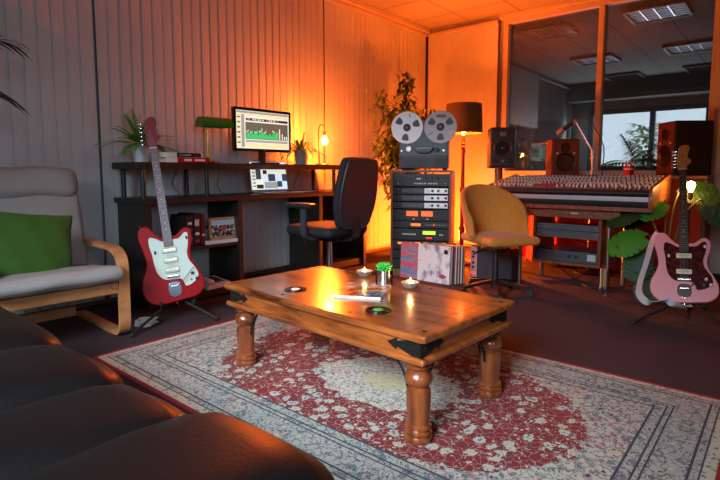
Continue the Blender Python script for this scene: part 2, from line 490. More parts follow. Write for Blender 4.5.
# greenery outside the far window
def bush(loc, r, label, seed):
    rnd = random.Random(seed); root = thing('garden_bush', label, 'bush', loc, 0, 'bushes outside the far window')
    m = MB()
    for i in range(620):
        a = rnd.uniform(0, 2 * PI); z = rnd.uniform(.1, 1); q = r * math.sqrt(rnd.random()) * (1 - .35 * z)
        m.leaf((q * math.cos(a), q * math.sin(a), z * 2.0), (math.cos(a), math.sin(a), rnd.uniform(-.3, .9)), (0, 0, 1), rnd.uniform(.12, .25), .09, .3, n=3)
    m.build('foliage', M('bush_leaves', '#9fb88a', .6, var=.4, scale=4), root, smooth=0)
    MB().cyl((0, 0, 0), (0, 0, 1.4), .05, .03, 8).build('trunk', M('bark', '#4a3a2c', .9), root)
bush((13.5, 4.15, 0), .65, 'pale green bush outside the far window, left', 1)
bush((13.4, 2.65, 0), .42, 'pale green bush outside the far window, right', 2)
structure(MB().box((15, 2, -.06), (6.6, 9, .1)).build('ground_outside', M('grass_ground', '#55683f', .95)))

# ---------------------------------------------------------------- rug
def rug_mat():
    n = NT('persian_rug_pile'); v = n.coord(); X, Y, Z = n.xyz(v)
    ab = lambda a: n.math('ABSOLUTE', a)
    wob = n.mul(n.sub(n.noise(v, 16, 3), .5), .20)
    def ell(cx, cy, a, b):
        dx = n.mul(n.sub(X, cx), 1 / a); dy = n.mul(n.sub(Y, cy), 1 / b)
        return n.math('SQRT', n.add(n.mul(dx, dx), n.mul(dy, dy)))
    at = n.math('ARCTAN2', n.mul(X, 1.6), Y)
    e1 = n.add(n.add(ell(-.01, .0, .545, .87), wob), n.mul(n.math('SINE', n.mul(at, 22)), .012))
    e2 = n.add(n.add(ell(-.01, -.05, .235, .33), n.mul(wob, 1.5)), n.mul(n.math('SINE', n.mul(at, 16)), .03))
    e3 = n.add(ell(-.01, -.05, .08, .11), wob)
    # warped coordinates so that flowers and tendrils are irregular
    nz = n.n('ShaderNodeTexNoise'); n.t.links.new(v, nz.inputs['Vector']); nz.inputs['Scale'].default_value = 26; nz.inputs['Detail'].default_value = 2
    vs = n.n('ShaderNodeVectorMath', operation='MULTIPLY_ADD'); n.t.links.new(nz.outputs[1], vs.inputs[0])
    vs.inputs[1].default_value = (.045, .045, 0); n.t.links.new(v, vs.inputs[2]); vw = vs.outputs[0]
    big = n.vor(vw, 17, .9); sm = n.vor(vw, 46, .95); tiny = n.vor(vw, 105, 1.0)
    vine = n.vor(vw, 30, 1.0, 'DISTANCE_TO_EDGE')[0]
    rag = n.mul(n.sub(n.noise(v, 95, 2), .5), .42)
    bd, sd, td = n.add(big[0], rag), n.add(sm[0], rag), n.add(tiny[0], rag)
    hue = n.xyz(big[1])[0]; hs = n.xyz(sm[1])[0]; ht = n.xyz(tiny[1])[1]
    cream, red, navy, sage, rose, slate = (lin(c) for c in ('#b9b2a2', '#7a0812', '#2b3340', '#97a094', '#b08482', '#69727a'))
    lm = lambda a, b: n.mul(a, b)
    # red field with cream flower heads
    flower = n.mix(n.lt(bd, .16), n.mix(n.gt(hue, .5), lin('#b3baac'), cream), n.mix(n.gt(hue, .6), slate, lin('#a9a596')))
    c_red = n.mix(n.lt(vine, .03), red, lin('#9c8478'))
    c_red = n.mix(lm(n.lt(sd, .30), n.gt(hs, .2)), c_red, n.mix(n.gt(hs, .5), lin('#bfb8a6'), lin('#5c3038')))
    c_red = n.mix(n.lt(bd, .34), c_red, flower)
    c_red = n.mix(lm(n.lt(td, .28), n.gt(ht, .45)), c_red, n.mix(n.gt(ht, .72), lin('#3e050c'), lin('#b7a99a')))
    # cream medallion
    c_med = n.mix(n.lt(vine, .05), lin('#cac5b6'), sage)
    c_med = n.mix(lm(n.lt(sd, .38), n.gt(hs, .2)), c_med, n.mix(n.gt(hs, .7), sage, rose))
    c_med = n.mix(lm(n.lt(td, .38), n.gt(ht, .3)), c_med, n.mix(n.gt(ht, .7), slate, lin('#8b3a40')))
    c_med = n.mix(n.lt(e3, 1.0), c_med, n.mix(n.lt(sd, .33), lin('#c2b78f'), sage))
    # cream ground with dark tendrils
    c_out = n.mix(n.lt(vine, .06), cream, lin('#7f8a84'))
    c_out = n.mix(n.lt(bd, .27), c_out, n.mix(n.lt(bd, .14), n.mix(n.gt(hue, .5), rose, lin('#8a948c')), navy))
    c_out = n.mix(lm(n.lt(sd, .40), n.gt(hs, .25)), c_out, n.mix(n.gt(hs, .62), slate, lin('#a0686a')))
    c_out = n.mix(lm(n.lt(td, .36), n.gt(ht, .4)), c_out, n.mix(n.gt(ht, .75), navy, sage))
    col = n.mix(n.lt(e1, 1.0), c_out, c_red)
    col = n.mix(n.lt(e2, 1.0), col, c_med)
    # borders
    e = n.math('MINIMUM', n.sub(.70, ab(X)), n.sub(1.225, ab(Y)))
    c_b = n.mix(n.lt(vine, .05), lin('#a5a79c'), slate)
    c_b = n.mix(n.lt(bd, .38), c_b, n.mix(n.lt(bd, .2), n.mix(n.gt(hue, .5), slate, sage), n.mix(n.gt(hue, .4), lin('#b39a92'), cream)))
    c_b = n.mix(lm(n.lt(td, .32), n.gt(ht, .5)), c_b, navy)
    col = n.mix(n.lt(e, .235), col, c_b)
    for lo_, hi_ in ((.232, .240), (.192, .199), (.172, .178), (.062, .070), (.036, .041)):
        col = n.mix(lm(n.gt(e, lo_), n.lt(e, hi_)), col, navy)
    col = n.mix(n.lt(e, .034), col, n.mix(n.lt(sd, .3), lin('#b9b39f'), slate))
    pile = n.noise(v, 420, 2)
    n.set(Base_Color=n.mix(n.mul(pile, .35), col, lin('#40383a')), Roughness=.95)
    n.bump(pile, .5, .004)
    return n.m
rug = thing('persian_rug', 'Persian rug with red oval field and cream medallion under the coffee table', 'rug', (1.725, 1.34, 0))
MB().box((0, 0, .006), (1.40, 2.45, .012), bev=.004).build('pile', rug_mat(), rug)
ed = MB()
rb = [(.706, -1.231), (.706, 1.231), (-.706, 1.231), (-.706, -1.231)]
for i in range(4):
    a, b = rb[i], rb[(i + 1) % 4]; ed.cyl((*a, .007), (*b, .007), .0085, n=8)
tag(ed.build('binding', M('rug_red_binding', '#7c0f18', .9, bump=.4, scale=200), rug), 'dark red bound edge of the rug')

# ---------------------------------------------------------------- coffee table
pine = WOOD('varnished_pine', '#3d1607', '#a65a28', 1.0, (9, 1.2, 9), .28, .5, .02)
pine_s = WOOD('varnished_pine_cross', '#5a2410', '#b4662c', 1.0, (1.2, 9, 9), .28, .5, .12)
pine_l = WOOD('varnished_pine_leg', '#3c160a', '#8f4a22', 1.0, (9, 9, 1.2), .3, .5, .12)
iron = M('black_iron', '#22241f', .5, .6, bump=.3)
ct = thing('coffee_table', 'low varnished pine coffee table with turned legs and black iron straps on the rug', 'coffee table', (1.665, 1.41, .0125), math.radians(-3))
LX, LY, TOPZ = .243, .507, .388
m = MB()
for i in range(5): m.box((-.24 + i * .12, 0, TOPZ - .012), (.1195, 1.0, .024), bev=.0008)
for s_ in (-1, 1): m.box((0, s_ * .5335, TOPZ - .012), (.60, .066, .024), bev=.002)
m.build('tabletop', pine, ct)
m = MB()
for s_ in (-1, 1):
    m.box((s_ * .305, 0, TOPZ - .012), (.018, 1.145, .026), bev=.008); m.box((0, s_ * .570, TOPZ - .012), (.62, .018, .026), bev=.008)
m.build('top_edging', pine, ct)
for s_ in (-1, 1):
    MB().box((s_ * .278, 0, .335), (.026, 1.09, .062), bev=.003).build('apron', pine, ct)
    MB().box((0, s_ * .533, .335), (.54, .026, .062), bev=.003).build('apron', pine_s, ct)
m = MB()
for s_ in (-1, 1):
    m.box((s_ * .290, 0, .295), (.034, 1.14, .022), bev=.009, seg=3); m.box((0, s_ * .553, .295), (.60, .034, .022), bev=.009, seg=3)
m.build('moulding', pine, ct)
prof = [(0, 0), (.043, 0), (.048, .008), (.048, .016), (.040, .022), (.046, .028), (.047, .036), (.039, .043), (.046, .05), (.045, .058), (.038, .064), (.040, .11), (.043, .165), (.040, .182),
        (.029, .188), (.029, .194), (.040, .199), (.047, .213), (.047, .224), (.040, .240), (.029, .248), (.029, .254), (.042, .259), (.042, .268), (.034, .271), (.049, .276), (.049, .286), (0, .286)]
k = 0
for sx in (-1, 1):
    for sy in (-1, 1):
        MB().lathe(prof, (sx * LX, sy * LY, 0), 28).build('leg', pine_l, ct)
        st = MB()   # iron strap round the corner of the apron, arrow-headed
        for ax in (0, 1):
            pts = [(0, -.027), (.035, -.027), (.085, -.012), (.098, -.010), (.098, -.020), (.112, -.014), (.138, 0), (.112, .014), (.098, .020), (.098, .010), (.085, .012), (.035, .027), (0, .027)]
            if ax == 0: T = Matrix.Translation((sx * .2925, sy * .548, .335)) @ Matrix(((0, sx * .0 + 1, 0, 0), (-sy, 0, 0, 0), (0, 0, 1, 0), (0, 0, 0, 1)))
            else: T = Matrix.Translation((sx * .2935, sy * .5475, .335)) @ Matrix(((-sx, 0, 0, 0), (0, 1, 0, 0), (0, 0, 1, 0), (0, 0, 0, 1)))
            st.prism(pts, .005, -.0025, .001, mat=T)
            for d in (.025, .06):
                st.ball((sx * .2955, sy * (.548 - d), .335) if ax == 0 else (sx * (.2925 - d), sy * .5505, .335), .004, n=8)
        tag(st.build('corner_strap', iron, ct), 'black iron arrow-headed corner strap')
        for ax in (0, 1):
            dx, dy = (-sx, 0) if ax else (0, -sy)
            q = [Vector((sx * LX, sy * LY, .15)) + Vector((dx, dy, 0)) * .044]
            for (r_, z_) in ((.052, .19), (.075, .235), (.115, .268), (.15, .284)): q.append(Vector((sx * LX, sy * LY, z_)) + Vector((dx, dy, 0)) * r_)
            tag(MB().tube(smooth_open(q, 4), .0045, 6).build('brace', iron, ct), 'curved black iron brace')
for sx in (-1, 1):
    for y in (-.54, -.2, .2, .54):
        tag(MB().ball((sx * .26, y, TOPZ), .008, (1, 1, .35), n=10).build('stud', iron, ct), 'dark iron stud let into the top')
CT_Z = TOPZ + .0125

def on_ct(x, y, z=0): return (x, y, CT_Z + z)
for (x, y, c, l) in ((1.51, 1.645, '#e6e6e0', 'record-shaped black coaster with a white centre on the coffee table'),
                     (1.478, 1.155, '#2fa83a', 'record-shaped black coaster with a green centre at the table\'s near edge')):
    c_ = thing('coaster', l, 'coaster', on_ct(x, y), 0, 'record coasters')
    d = MB().cyl((0, 0, 0), (0, 0, .004), .05, n=40, bev=.001)
    for r in (.026, .031, .036, .041, .046): d.tube([(r * math.cos(t * PI / 18), r * math.sin(t * PI / 18), .004) for t in range(36)], .0006, 4, closed=True)
    d.build('disc', blkgloss, c_)
    MB().cyl((0, 0, .004), (0, 0, .0048), .02, n=28).build('label_centre', M('coaster_' + c[1:], c, .4), c_)
# magazine
mg = thing('magazine', 'glossy magazine with an orange photo cover lying on the coffee table', 'magazine', on_ct(1.675, 1.392), math.radians(-64))
MB().box((0, 0, .005), (.205, .245, .010), bev=.001).build('pages', M('paper_white', '#dcdad4', .6, var=.05, scale=200), mg)
n = NT('magazine_cover'); v = n.coord(); X, Y, Z = n.xyz(v)
ph = n.ramp(n.noise(v, 14, 4), [(.35, lin('#7a2a12')), (.5, lin('#c9652c')), (.68, lin('#e7c9a4'))])
ph = n.mix(n.gt(Y, .088), ph, lin('#b6b8bd')); ph = n.mix(n.mul(n.lt(Y, -.02), n.gt(X, .0)), ph, n.ramp(n.noise(v, 30, 3), [(.4, lin('#1f2630')), (.7, lin('#8a8f98'))]))
n.set(Base_Color=ph, Roughness=.2); cover = n.m
MB().box((0, 0, .0105), (.207, .247, .001)).build('cover', cover, mg)
t_ = MB()
for i, w_ in enumerate((.05, .035, .045)): t_.box((-.06 + i * .055, .105, .0113), (w_ * .8, .02, .0006))
t_.build('title', M('title_ink', '#2b2d33', .4), mg)
# succulent in glass
sg = thing('potted_succulent', 'small green succulent in a silver cup set in a clear glass on the coffee table', 'plant', on_ct(1.815, 1.385))
sg.scale = (1.15, 1.15, 1.1)
MB().lathe([(0, 0), (.031, 0), (.033, .004), (.036, .085), (.0345, .085), (.0315, .006), (0, .006)], n=28).build('outer_glass', GLASS('tumbler_glass', '#fbfdfd', 1.18), sg)
MB().lathe([(0, .007), (.026, .007), (.029, .07), (.027, .07), (.025, .06), (0, .06)], n=28).build('cup', chrome, sg)
m = MB(); r_ = random.Random(3)
for ring, (cnt, el, ln) in enumerate(((9, .25, .034), (9, .6, .038), (7, 1.0, .038), (4, 1.3, .034))):
    for i in range(cnt):
        a = 2 * PI * i / cnt + ring * .35
        d = Vector((math.cos(a) * math.cos(el), math.sin(a) * math.cos(el), math.sin(el)))
        m.lathe([(0, 0), (.005, .004), (.0075, ln * .5), (.005, ln * .85), (0, ln)], Vector((0, 0, .066)) + d * .004, 8, axis=d)
m.build('rosette', M('succulent_green', '#3fae3a', .4, var=.25, scale=60), sg)
# tealights
def tealight(loc, label):
    t = thing('tealight_holder', label, 'candle holder', loc, 0, 'glass tealight holders')
    MB().lathe([(0, 0), (.02, 0), (.034, .010), (.042, .028), (.0405, .029), (.032, .012), (.018, .004), (0, .004)], n=28).build('bowl', M('mercury_glass', '#cfcac4', .22, .75, .1, 90), t)
    MB().lathe([(0, .0045), (.0185, .0045), (.019, .02), (.0175, .02), (.017, .0185), (0, .0185)], n=24).build('candle', M('tealight_tin', '#c8c2b4', .35, .5), t)
    MB().cyl((0, 0, .0185), (0, 0, .024), .0008, n=6).build('wick', blk, t)
    MB().lathe([(0, .022), (.003, .026), (.0042, .031), (.003, .038), (.0012, .044), (0, .048)], n=12).build('flame', EM('candle_flame', '#ffb050', 22), t)
    p = Vector(loc); bulb_light('candle_light', (p.x, p.y, p.z + .062), .35, (1, .45, .14), .008)
tealight(on_ct(1.935, 1.60), 'glass tealight bowl with lit candle left of the succulent')
tealight(on_ct(1.865, 1.275), 'glass tealight bowl with lit candle right of the succulent')

# ---------------------------------------------------------------- sofa
leather = NT('black_leather'); v = leather.coord(); g = leather.vor(v, 140, 1.0)[0]
leather.set(Base_Color=lin('#080708'), Roughness=.46, Specular_IOR_Level=.32); leather.bump(leather.add(g, leather.mul(leather.noise(v, 12, 3), 1.2)), .12, .002); leather = leather.m
sf = thing('leather_sofa', 'black leather sofa with plump padded seat in the near left corner', 'sofa', (.08, 1.45, 0))
MB().rbox((-.02, 0, .19), (.94, 1.86, .22), .05, n=8).build('base', leather, sf)
for (y0, y1, dz, nm) in ((.10, .82, .012, 'seat_cushion'), (-.275, .11, .0, 'seat_cushion'), (-.60, -.265, -.008, 'seat_cushion')):
    MB().rbox((.02, (y0 + y1) / 2, .36 + dz), (.90, y1 - y0, .20), .085, (.03, .0, .035), 12, wob=.002).build(nm, leather, sf)
MB().rbox((.025, -.79, .345), (.93, .39, .30), .10, (.03, .0, .03), 12, wob=.002).build('arm', leather, sf)
MB().rbox((-.02, .90, .33), (.90, .22, .42), .10, (.01, .01, .02), 10).build('arm', leather, sf)
MB().rbox((-.53, 0, .45), (.26, 1.9, .62), .11, (.03, 0, .02), 10).build('backrest', leather, sf)
ft = MB()
for sx in (-.42, .38):
    for sy in (-.85, .85): MB().cyl((sx, sy, 0), (sx, sy, .09), .022, .028, 12).build('foot', blk, sf)

# ---------------------------------------------------------------- armchair
birch = WOOD('bent_birch', '#a4673a', '#c98c5a', 1.0, (2, 7, 7), .38, .2, .06)
linen = NT('grey_linen'); v = linen.coord(); wv = linen.noise(linen.coord(scale=(1, 1, 1)), 220, 2)
linen.set(Base_Color=linen.mix(wv, lin('#827c79'), lin('#a39e9a')), Roughness=.95); linen.bump(wv, .4, .003); linen = linen.m
ac = thing('armchair', 'bentwood armchair with grey linen cushions and headrest by the left blind', 'armchair', (.965, 3.15, 0), math.radians(-2))
for s_ in (-1, 1):
    x = s_ * .325
    path = [(x, .32, .016), (x, .0, .014), (x, -.24, .014), (x, -.315, .03), (x, -.345, .085), (x, -.35, .22), (x, -.35, .36), (x, -.338, .435), (x, -.29, .478), (x, -.20, .495), (x, .0, .497), (x, .14, .505)]
    MB().ribbon(smooth_open(path, 6), .058, .024).build('side_frame', birch, ac)
    b_ = [(s_ * .275, -.36, .30), (s_ * .275, -.1, .265), (s_ * .275, .08, .255), (s_ * .275, .15, .30), (s_ * .275, .19, .42), (s_ * .275, .27, .70), (s_ * .275, .325, .90)]
    MB().ribbon(smooth_open(b_, 6), .034, .022).build('seat_rail', birch, ac)
for (y, z) in ((-.335, .285), (.12, .24), (.335, .03)): MB().box((0, y, z), (.60, .026, .06), bev=.004).build('cross_rail', birch, ac)
m = MB()
for i in range(9):
    t = i / 8; m.box((0, -.3 + t * .36, .275 - .03 * t), (.53, .03, .006))
for i in range(9):
    t = i / 8; m.box((0, .185 + t * .13, .38 + t * .48), (.53, .006, .03), rot=(-.25, 0, 0))
m.build('slats', blkmat, ac)
MB().rbox((0, -.13, .345), (.63, .60, .085), .042, (.0, .012, .014), 14, rot=(math.radians(-6), 0, 0), wob=.003).build('seat_cushion', linen, ac)
MB().rbox((0, .195, .56), (.64, .085, .52), .042, (.005, .02, .0), 14, rot=(math.radians(-17), 0, 0), wob=.003).build('back_cushion', linen, ac)
MB().rbox((0, .262, .855), (.63, .115, .19), .055, (.012, .012, .0), 14, rot=(math.radians(-15), 0, 0), wob=.004).build('headrest', linen, ac)
pil = MB()
for s_ in (-1, 1):
    def pf_(u, v, s_=s_):
        a, b = math.sin((u - .5) * PI), math.sin((v - .5) * PI)
        t = .078 * ((1 - a * a) * (1 - b * b)) ** .42
        w = 1 - .07 * (1 - abs(b) ** 2.2) * abs(a) ** 3; h = 1 - .07 * (1 - abs(a) ** 2.2) * abs(b) ** 3
        return Vector((a * .225 * w, s_ * (t + .004 + .003 * math.sin(a * 9 + b * 5)), b * .205 * h))
    pil.grid(pf_, 28, 28)
bmesh.ops.remove_doubles(pil.bm, verts=pil.bm.verts, dist=.009); bmesh.ops.recalc_face_normals(pil.bm, faces=pil.bm.faces)
velv = M('green_velvet', '#2c5508', .85, var=.3, scale=14, bump=.25); velv.node_tree.nodes['Principled BSDF'].inputs['Sheen Weight'].default_value = .05
o = tag(pil.build('cushion', velv), 'square green velvet cushion leaning back in the grey armchair', 'cushion')
o.location = (.90, 3.045, .515); o.rotation_euler = (math.radians(-20), math.radians(8), math.radians(-2))

# potted palm beyond the left frame edge, fronds reaching into view
pm = thing('potted_palm', 'dark palm fronds reaching in beside the left blind, above the armchair', 'plant', (.22, 3.20, 0))
MB().lathe([(0, 0), (.14, 0), (.17, .30), (.18, .31), (.165, .32), (.15, .29), (0, .28)], n=28).build('pot', M('palm_pot', '#6a5a4a', .6), pm)
m = MB(); st = MB(); r_ = random.Random(11)
fr_ = [(.60, -.20, 1.62, .06), (.56, -.24, 1.46, .16), (-.3, -.2, 1.7, .2), (-.15, .2, 1.8, .15), (.1, -.55, 1.6, .2), (-.4, .1, 1.4, .3), (.25, .1, 1.9, .1)]
for (ex, ey, ez, dr) in fr_:
    P0, P1, P2 = Vector((0, 0, .28)), Vector((ex * .35, ey * .35, ez * 1.0)), Vector((ex, ey, ez - dr))
    cur = [P0 * (1 - t) ** 2 + P1 * 2 * t * (1 - t) + P2 * t * t for t in [i / 16 for i in range(17)]]
    st.tube(cur, [.009 - .0004 * i for i in range(17)], 6)
    for i in range(7, 17):
        d = (cur[i] - cur[i - 1]).normalized(); sd = d.cross(Vector((0, 0, 1))).normalized()
        for s_ in (-1, 1):
            for jj in (0, .5):
                p = cur[i] - (cur[i] - cur[i - 1]) * jj
                m.leaf(p, d * .8 + sd * s_ * .8 + Vector((0, 0, .1)), (0, 0, 1), .26 * (1.15 - abs(i - 11) * .07), .02, .35, n=4)
m.build('fronds', M('palm_leaf', '#12281a', .45, var=.3), pm, smooth=0); st.build('stem', M('palm_stem', '#2b3a1c', .6), pm)

# ---------------------------------------------------------------- desk with shelf
deskm = NT('black_brown_wood'); v = deskm.coord(scale=(1, 9, 9)); g = deskm.noise(v, 5, 5)
deskm.set(Base_Color=deskm.mix(g, lin('#15110f'), lin('#2a211d')), Roughness=.42); deskm = deskm.m
dk = thing('desk', 'long black-brown desk with a raised shelf along the back wall', 'desk', (1.60, 3.15, 0))
DZ, SZ = .745, .985
MB().box((1.14, .215, DZ - .018), (2.28, .43, .036), bev=.003).build('worktop', deskm, dk)
MB().box((.98, .235, SZ - .022), (1.98, .36, .044), bev=.003).build('upper_shelf', deskm, dk)
for (x, y) in ((.04, .09), (.04, .36), (.52, .09), (.52, .36), (1.87, .09), (1.87, .36), (1.50, .36)):
    MB().cyl((x, y, DZ), (x, y, SZ - .044), .016, n=16).build('shelf_post', blk, dk)
for x in (.035, .755, 1.62, 2.235): MB().box((x, .215, (DZ - .036) / 2), (.04, .40, DZ - .036), bev=.002).build('side_panel', deskm, dk)
MB().box((.395, .215, .385), (.68, .39, .022), bev=.002).build('middle_shelf', deskm, dk)
MB().box((.395, .215, .05), (.68, .39, .06), bev=.002).build('bottom_shelf', deskm, dk)
MB().box((1.93, .38, .36), (.575, .02, .70)).build('back_panel', deskm, dk)
MB().box((1.93, .215, .05), (.575, .36, .06), bev=.002).build('bottom_shelf', deskm, dk)
DX, DY = 1.60, 3.15

# fern in white pot
def spiky(root, mat, n_, seed, L, W, z0, bend, rad=.02, el=(.25, 1.4)):
    r_ = random.Random(seed); m = MB()
    for i in range(n_):
        a = 2 * PI * i / n_ * 2.6 + r_.uniform(-.2, .2); e = r_.uniform(*el)
        d = (math.cos(a) * math.cos(e), math.sin(a) * math.cos(e) * .75, math.sin(e))
        m.leaf((math.cos(a) * rad, math.sin(a) * rad, z0), d, (0, 0, 1), L * r_.uniform(.7, 1.1), W, bend * r_.uniform(.5, 1.2), n=7, fold=.3, tip=.7)
    return m.build('leaves', mat, root, smooth=0)
pf = thing('potted_fern', 'bright green fern in a white pot at the left end of the desk shelf', 'plant', (1.72, 3.40, SZ))
MB().lathe([(0, 0), (.045, 0), (.048, .004), (.065, .12), (.060, .12), (.056, .10), (0, .10)], n=28).build('pot', M('white_ceramic', '#cfd6d2', .35), pf)
MB().cyl((0, 0, .098), (0, 0, .104), .055, n=20).build('soil', soil, pf)
r_ = random.Random(5); m = MB()
for i in range(34):
    a = 2 * PI * i * .382 + .2; e = .30 + 1.05 * ((i * 7) % 34) / 34; L = r_.uniform(.20, .33)
    d = Vector((math.cos(a) * math.cos(e), math.sin(a) * math.cos(e) * .6, math.sin(e))); p = Vector((0, 0, .10)); prev = p
    for k in range(1, 13):
        t = k / 12; q = Vector((0, 0, .10)) + d * L * t + Vector((0, 0, -1)) * .16 * t * t * math.cos(e)
        dd = (q - prev).normalized(); sd = dd.cross(Vector((0, 0, 1))).normalized(); m.cyl(prev, q, .0016, n=4)
        if k > 2:
            for s_ in (-1, 1): m.leaf(q, dd * .75 + sd * s_, (0, 0, 1), .062 * (1.15 - t * .8), .020, .15, n=2)
        prev = q
m.build('fronds', M('fern_green', '#5aa83f', .5, var=.3, scale=12), pf, smooth=0)
# books on the shelf
def book(name, label, loc, size, rz, cover_hex, spine_bits, group=None):
    b = thing(name, label, 'book', loc, rz, group)
    w, d, h = size
    MB().box((0, .003, h / 2), (w - .006, d - .006, h - .006)).build('pages', M('book_pages', '#d8d2c4', .8), b)
    cm = M('cover_' + cover_hex[1:], cover_hex, .35)
    c = MB(); c.box((0, 0, .0015), (w, d, .003)); c.box((0, 0, h - .0015), (w, d, .003)); c.box((0, -d / 2 + .0015, h / 2), (w, .003, h))
    c.build('cover', cm, b)
    for (x0, x1, z0, z1, hexc) in spine_bits:
        MB().box(((x0 + x1) / 2 * w, -d / 2 - .0006, (z0 + z1) / 2 * h), ((x1 - x0) * w, .0012, (z1 - z0) * h)).build('spine_print', M('print_' + hexc[1:], hexc, .4), b)
    return b
book('book', 'red-spined book with white lettering, lower of the two lying on the desk shelf', (1.95, 3.30, SZ), (.30, .21, .034), -.12, '#c4121f',
     [(-.5, -.22, .02, .98, '#d8d4cc'), (-.06, .12, .3, .72, '#e9e4dc'), (.2, .44, .35, .68, '#e9e4dc')], 'books lying on the desk shelf')
book('book', 'black and white spined book on top of the red one on the desk shelf', (1.925, 3.305, SZ + .0345), (.285, .20, .034), -.10, '#e4e0da',
     [(-.15, .47, .08, .92, '#1b191c'), (-.1, .2, .38, .66, '#d8d4d0'), (.3, .45, .3, .72, '#c4203a')], 'books lying on the desk shelf')
# banker's lamp (off)
bl = thing('bankers_lamp', "green-shaded brass banker's lamp standing on the desk shelf", 'lamp', (2.235, 3.39, SZ), math.radians(-8))
MB().lathe([(0, 0), (.085, 0), (.088, .008), (.08, .016), (.045, .024), (.02, .034), (.012, .05), (0, .05)], n=32).build('base', brass, bl)
MB().cyl((0, 0, .04), (0, 0, .27), .008, n=14).build('pole', brass, bl)
MB().tube(smooth_open([(0, 0, .27), (-.0, -.0, .31), (-.01, -.03, .345), (-.02, -.06, .35)], 5), .006, 8).build('arm', brass, bl)
def shade(u, v):
    a = -1.6 + 3.2 * v
    taper = 1 - .0 * abs(u - .5)
    return Vector((-.085 + .235 * u, -.05 + .068 * math.sin(a), .272 + .072 * math.cos(a)))
sh = MB(); sh.grid(shade, 10, 14, thick=.005)
for x in (-.085, .15):
    sh.prism([(.068 * math.sin(a), .072 * math.cos(a)) for a in [(-1.6 + 3.2 * k / 12) for k in range(13)]], .006, -.003, mat=Matrix.Translation((x, -.05, .272)) @ Matrix.Rotation(PI / 2, 4, 'Z'))
sh.build('shade', M('green_glass_shade', '#12701f', .2, var=.15), bl)
MB().cyl((-.11, -.05, .31), (-.085, -.05, .31), .008, n=10).build('finial', brass, bl)
MB().tube([(.03, -.06, .30), (.03, -.06, .22)], .001, 5).build('pull_chain', brass, bl)

# monitor on the shelf
mon = thing('monitor', 'black framed monitor showing green audio tracks on the desk shelf', 'monitor', (2.745, 3.36, SZ), math.radians(-2))
MB().rbox((0, 0, .007), (.22, .16, .014), .006, n=6).build('stand_base', blkgloss, mon)
MB().box((0, .02, .07), (.055, .03, .13), bev=.004).build('stand_neck', blk, mon)
MB().box((0, .012, .275), (.575, .034, .345), bev=.006).build('housing', blk, mon)
fr = MB()
for s_ in (-1, 1):
    fr.box((s_ * .278, -.008, .275), (.02, .012, .345), bev=.003); fr.box((0, -.008, .275 + s_ * .162), (.575, .012, .022), bev=.003)
fr.build('bezel', blkgloss, mon)
E_ = lambda n_, h, k=1.0: EM('screen_' + n_, h, k)
sm = [E_('white', '#cfd6c8', .95), E_('dark', '#262a2a', .5), E_('mid', '#585c50', .7), E_('green', '#22c468', .9), E_('yellow', '#d9d09a', .9), E_('grey', '#8f948c', .8), E_('blue', '#b9cbe8', 1.0), E_('slate', '#3a4150', .7)]
scr = MB(); SY = -.0075
scr.box((0, SY, .275), (.535, .003, .30), mi=0)
def sq(x0, x1, z0, z1, mi, dy=.0014): scr.box(((x0 + x1) / 2, SY - dy, .275 + (z0 + z1) / 2), (x1 - x0, .001, z1 - z0), mi=mi)
sq(-.262, .262, .128, .146, 5); sq(-.20, .25, .108, .124, 4); sq(-.175, .255, .072, .092, 1)
sq(-.262, -.225, -.14, .12, 4); sq(-.22, -.19, -.14, .12, 5); sq(-.18, .255, -.075, .06, 2); sq(-.18, .255, -.10, -.082, 5); sq(-.18, .255, -.14, -.106, 4)
r_ = random.Random(4)
for i in range(26):
    x = -.172 + i * .0125; h_ = r_.uniform(.025, .07)
    sq(x, x + .009, -.07, -.07 + h_, 3, .0022); 
    if r_.random() < .6: sq(x, x + .008, -.06 + h_, -.048 + h_, 0, .0022)
    sq(x, x + .010, .076, .088, r_.choice((5, 1, 0)), .0022)
for x, h_ in ((.16, .09), (.19, .05), (.215, .03), (.235, .03)): sq(x, x + .010, -.07, -.07 + h_, 0, .0022)
for i in range(12): sq(-.258, -.23, -.13 + i * .02, -.118 + i * .02, (0, 2)[i % 2], .0022)
scr.build('screen', sm, mon, smooth=0)
MB().box((.0, -.0145, .112), (.02, .002, .006)).build('badge', M('badge_grey', '#8a8a8a', .4), mon)
bulb_light('screen_glow', (2.68, 3.20, 1.25), .25, (.8, 1, .85), .12)
# spider plant in grey pot
sp = thing('potted_spider_plant', 'arching leafy plant in a grey pot beside the monitor on the desk shelf', 'plant', (3.19, 3.38, SZ))
MB().lathe([(0, 0), (.05, 0), (.054, .004), (.062, .13), (.057, .13), (.054, .11), (0, .11)], n=28).build('pot', M('grey_ceramic', '#7d8086', .45), sp)
MB().cyl((0, 0, .108), (0, 0, .114), .054, n=20).build('soil', soil, sp)
spiky(sp, M('spider_leaf', '#56702e', .5, var=.35), 60, 9, .31, .017, .11, .62, .02, (.3, 1.35))
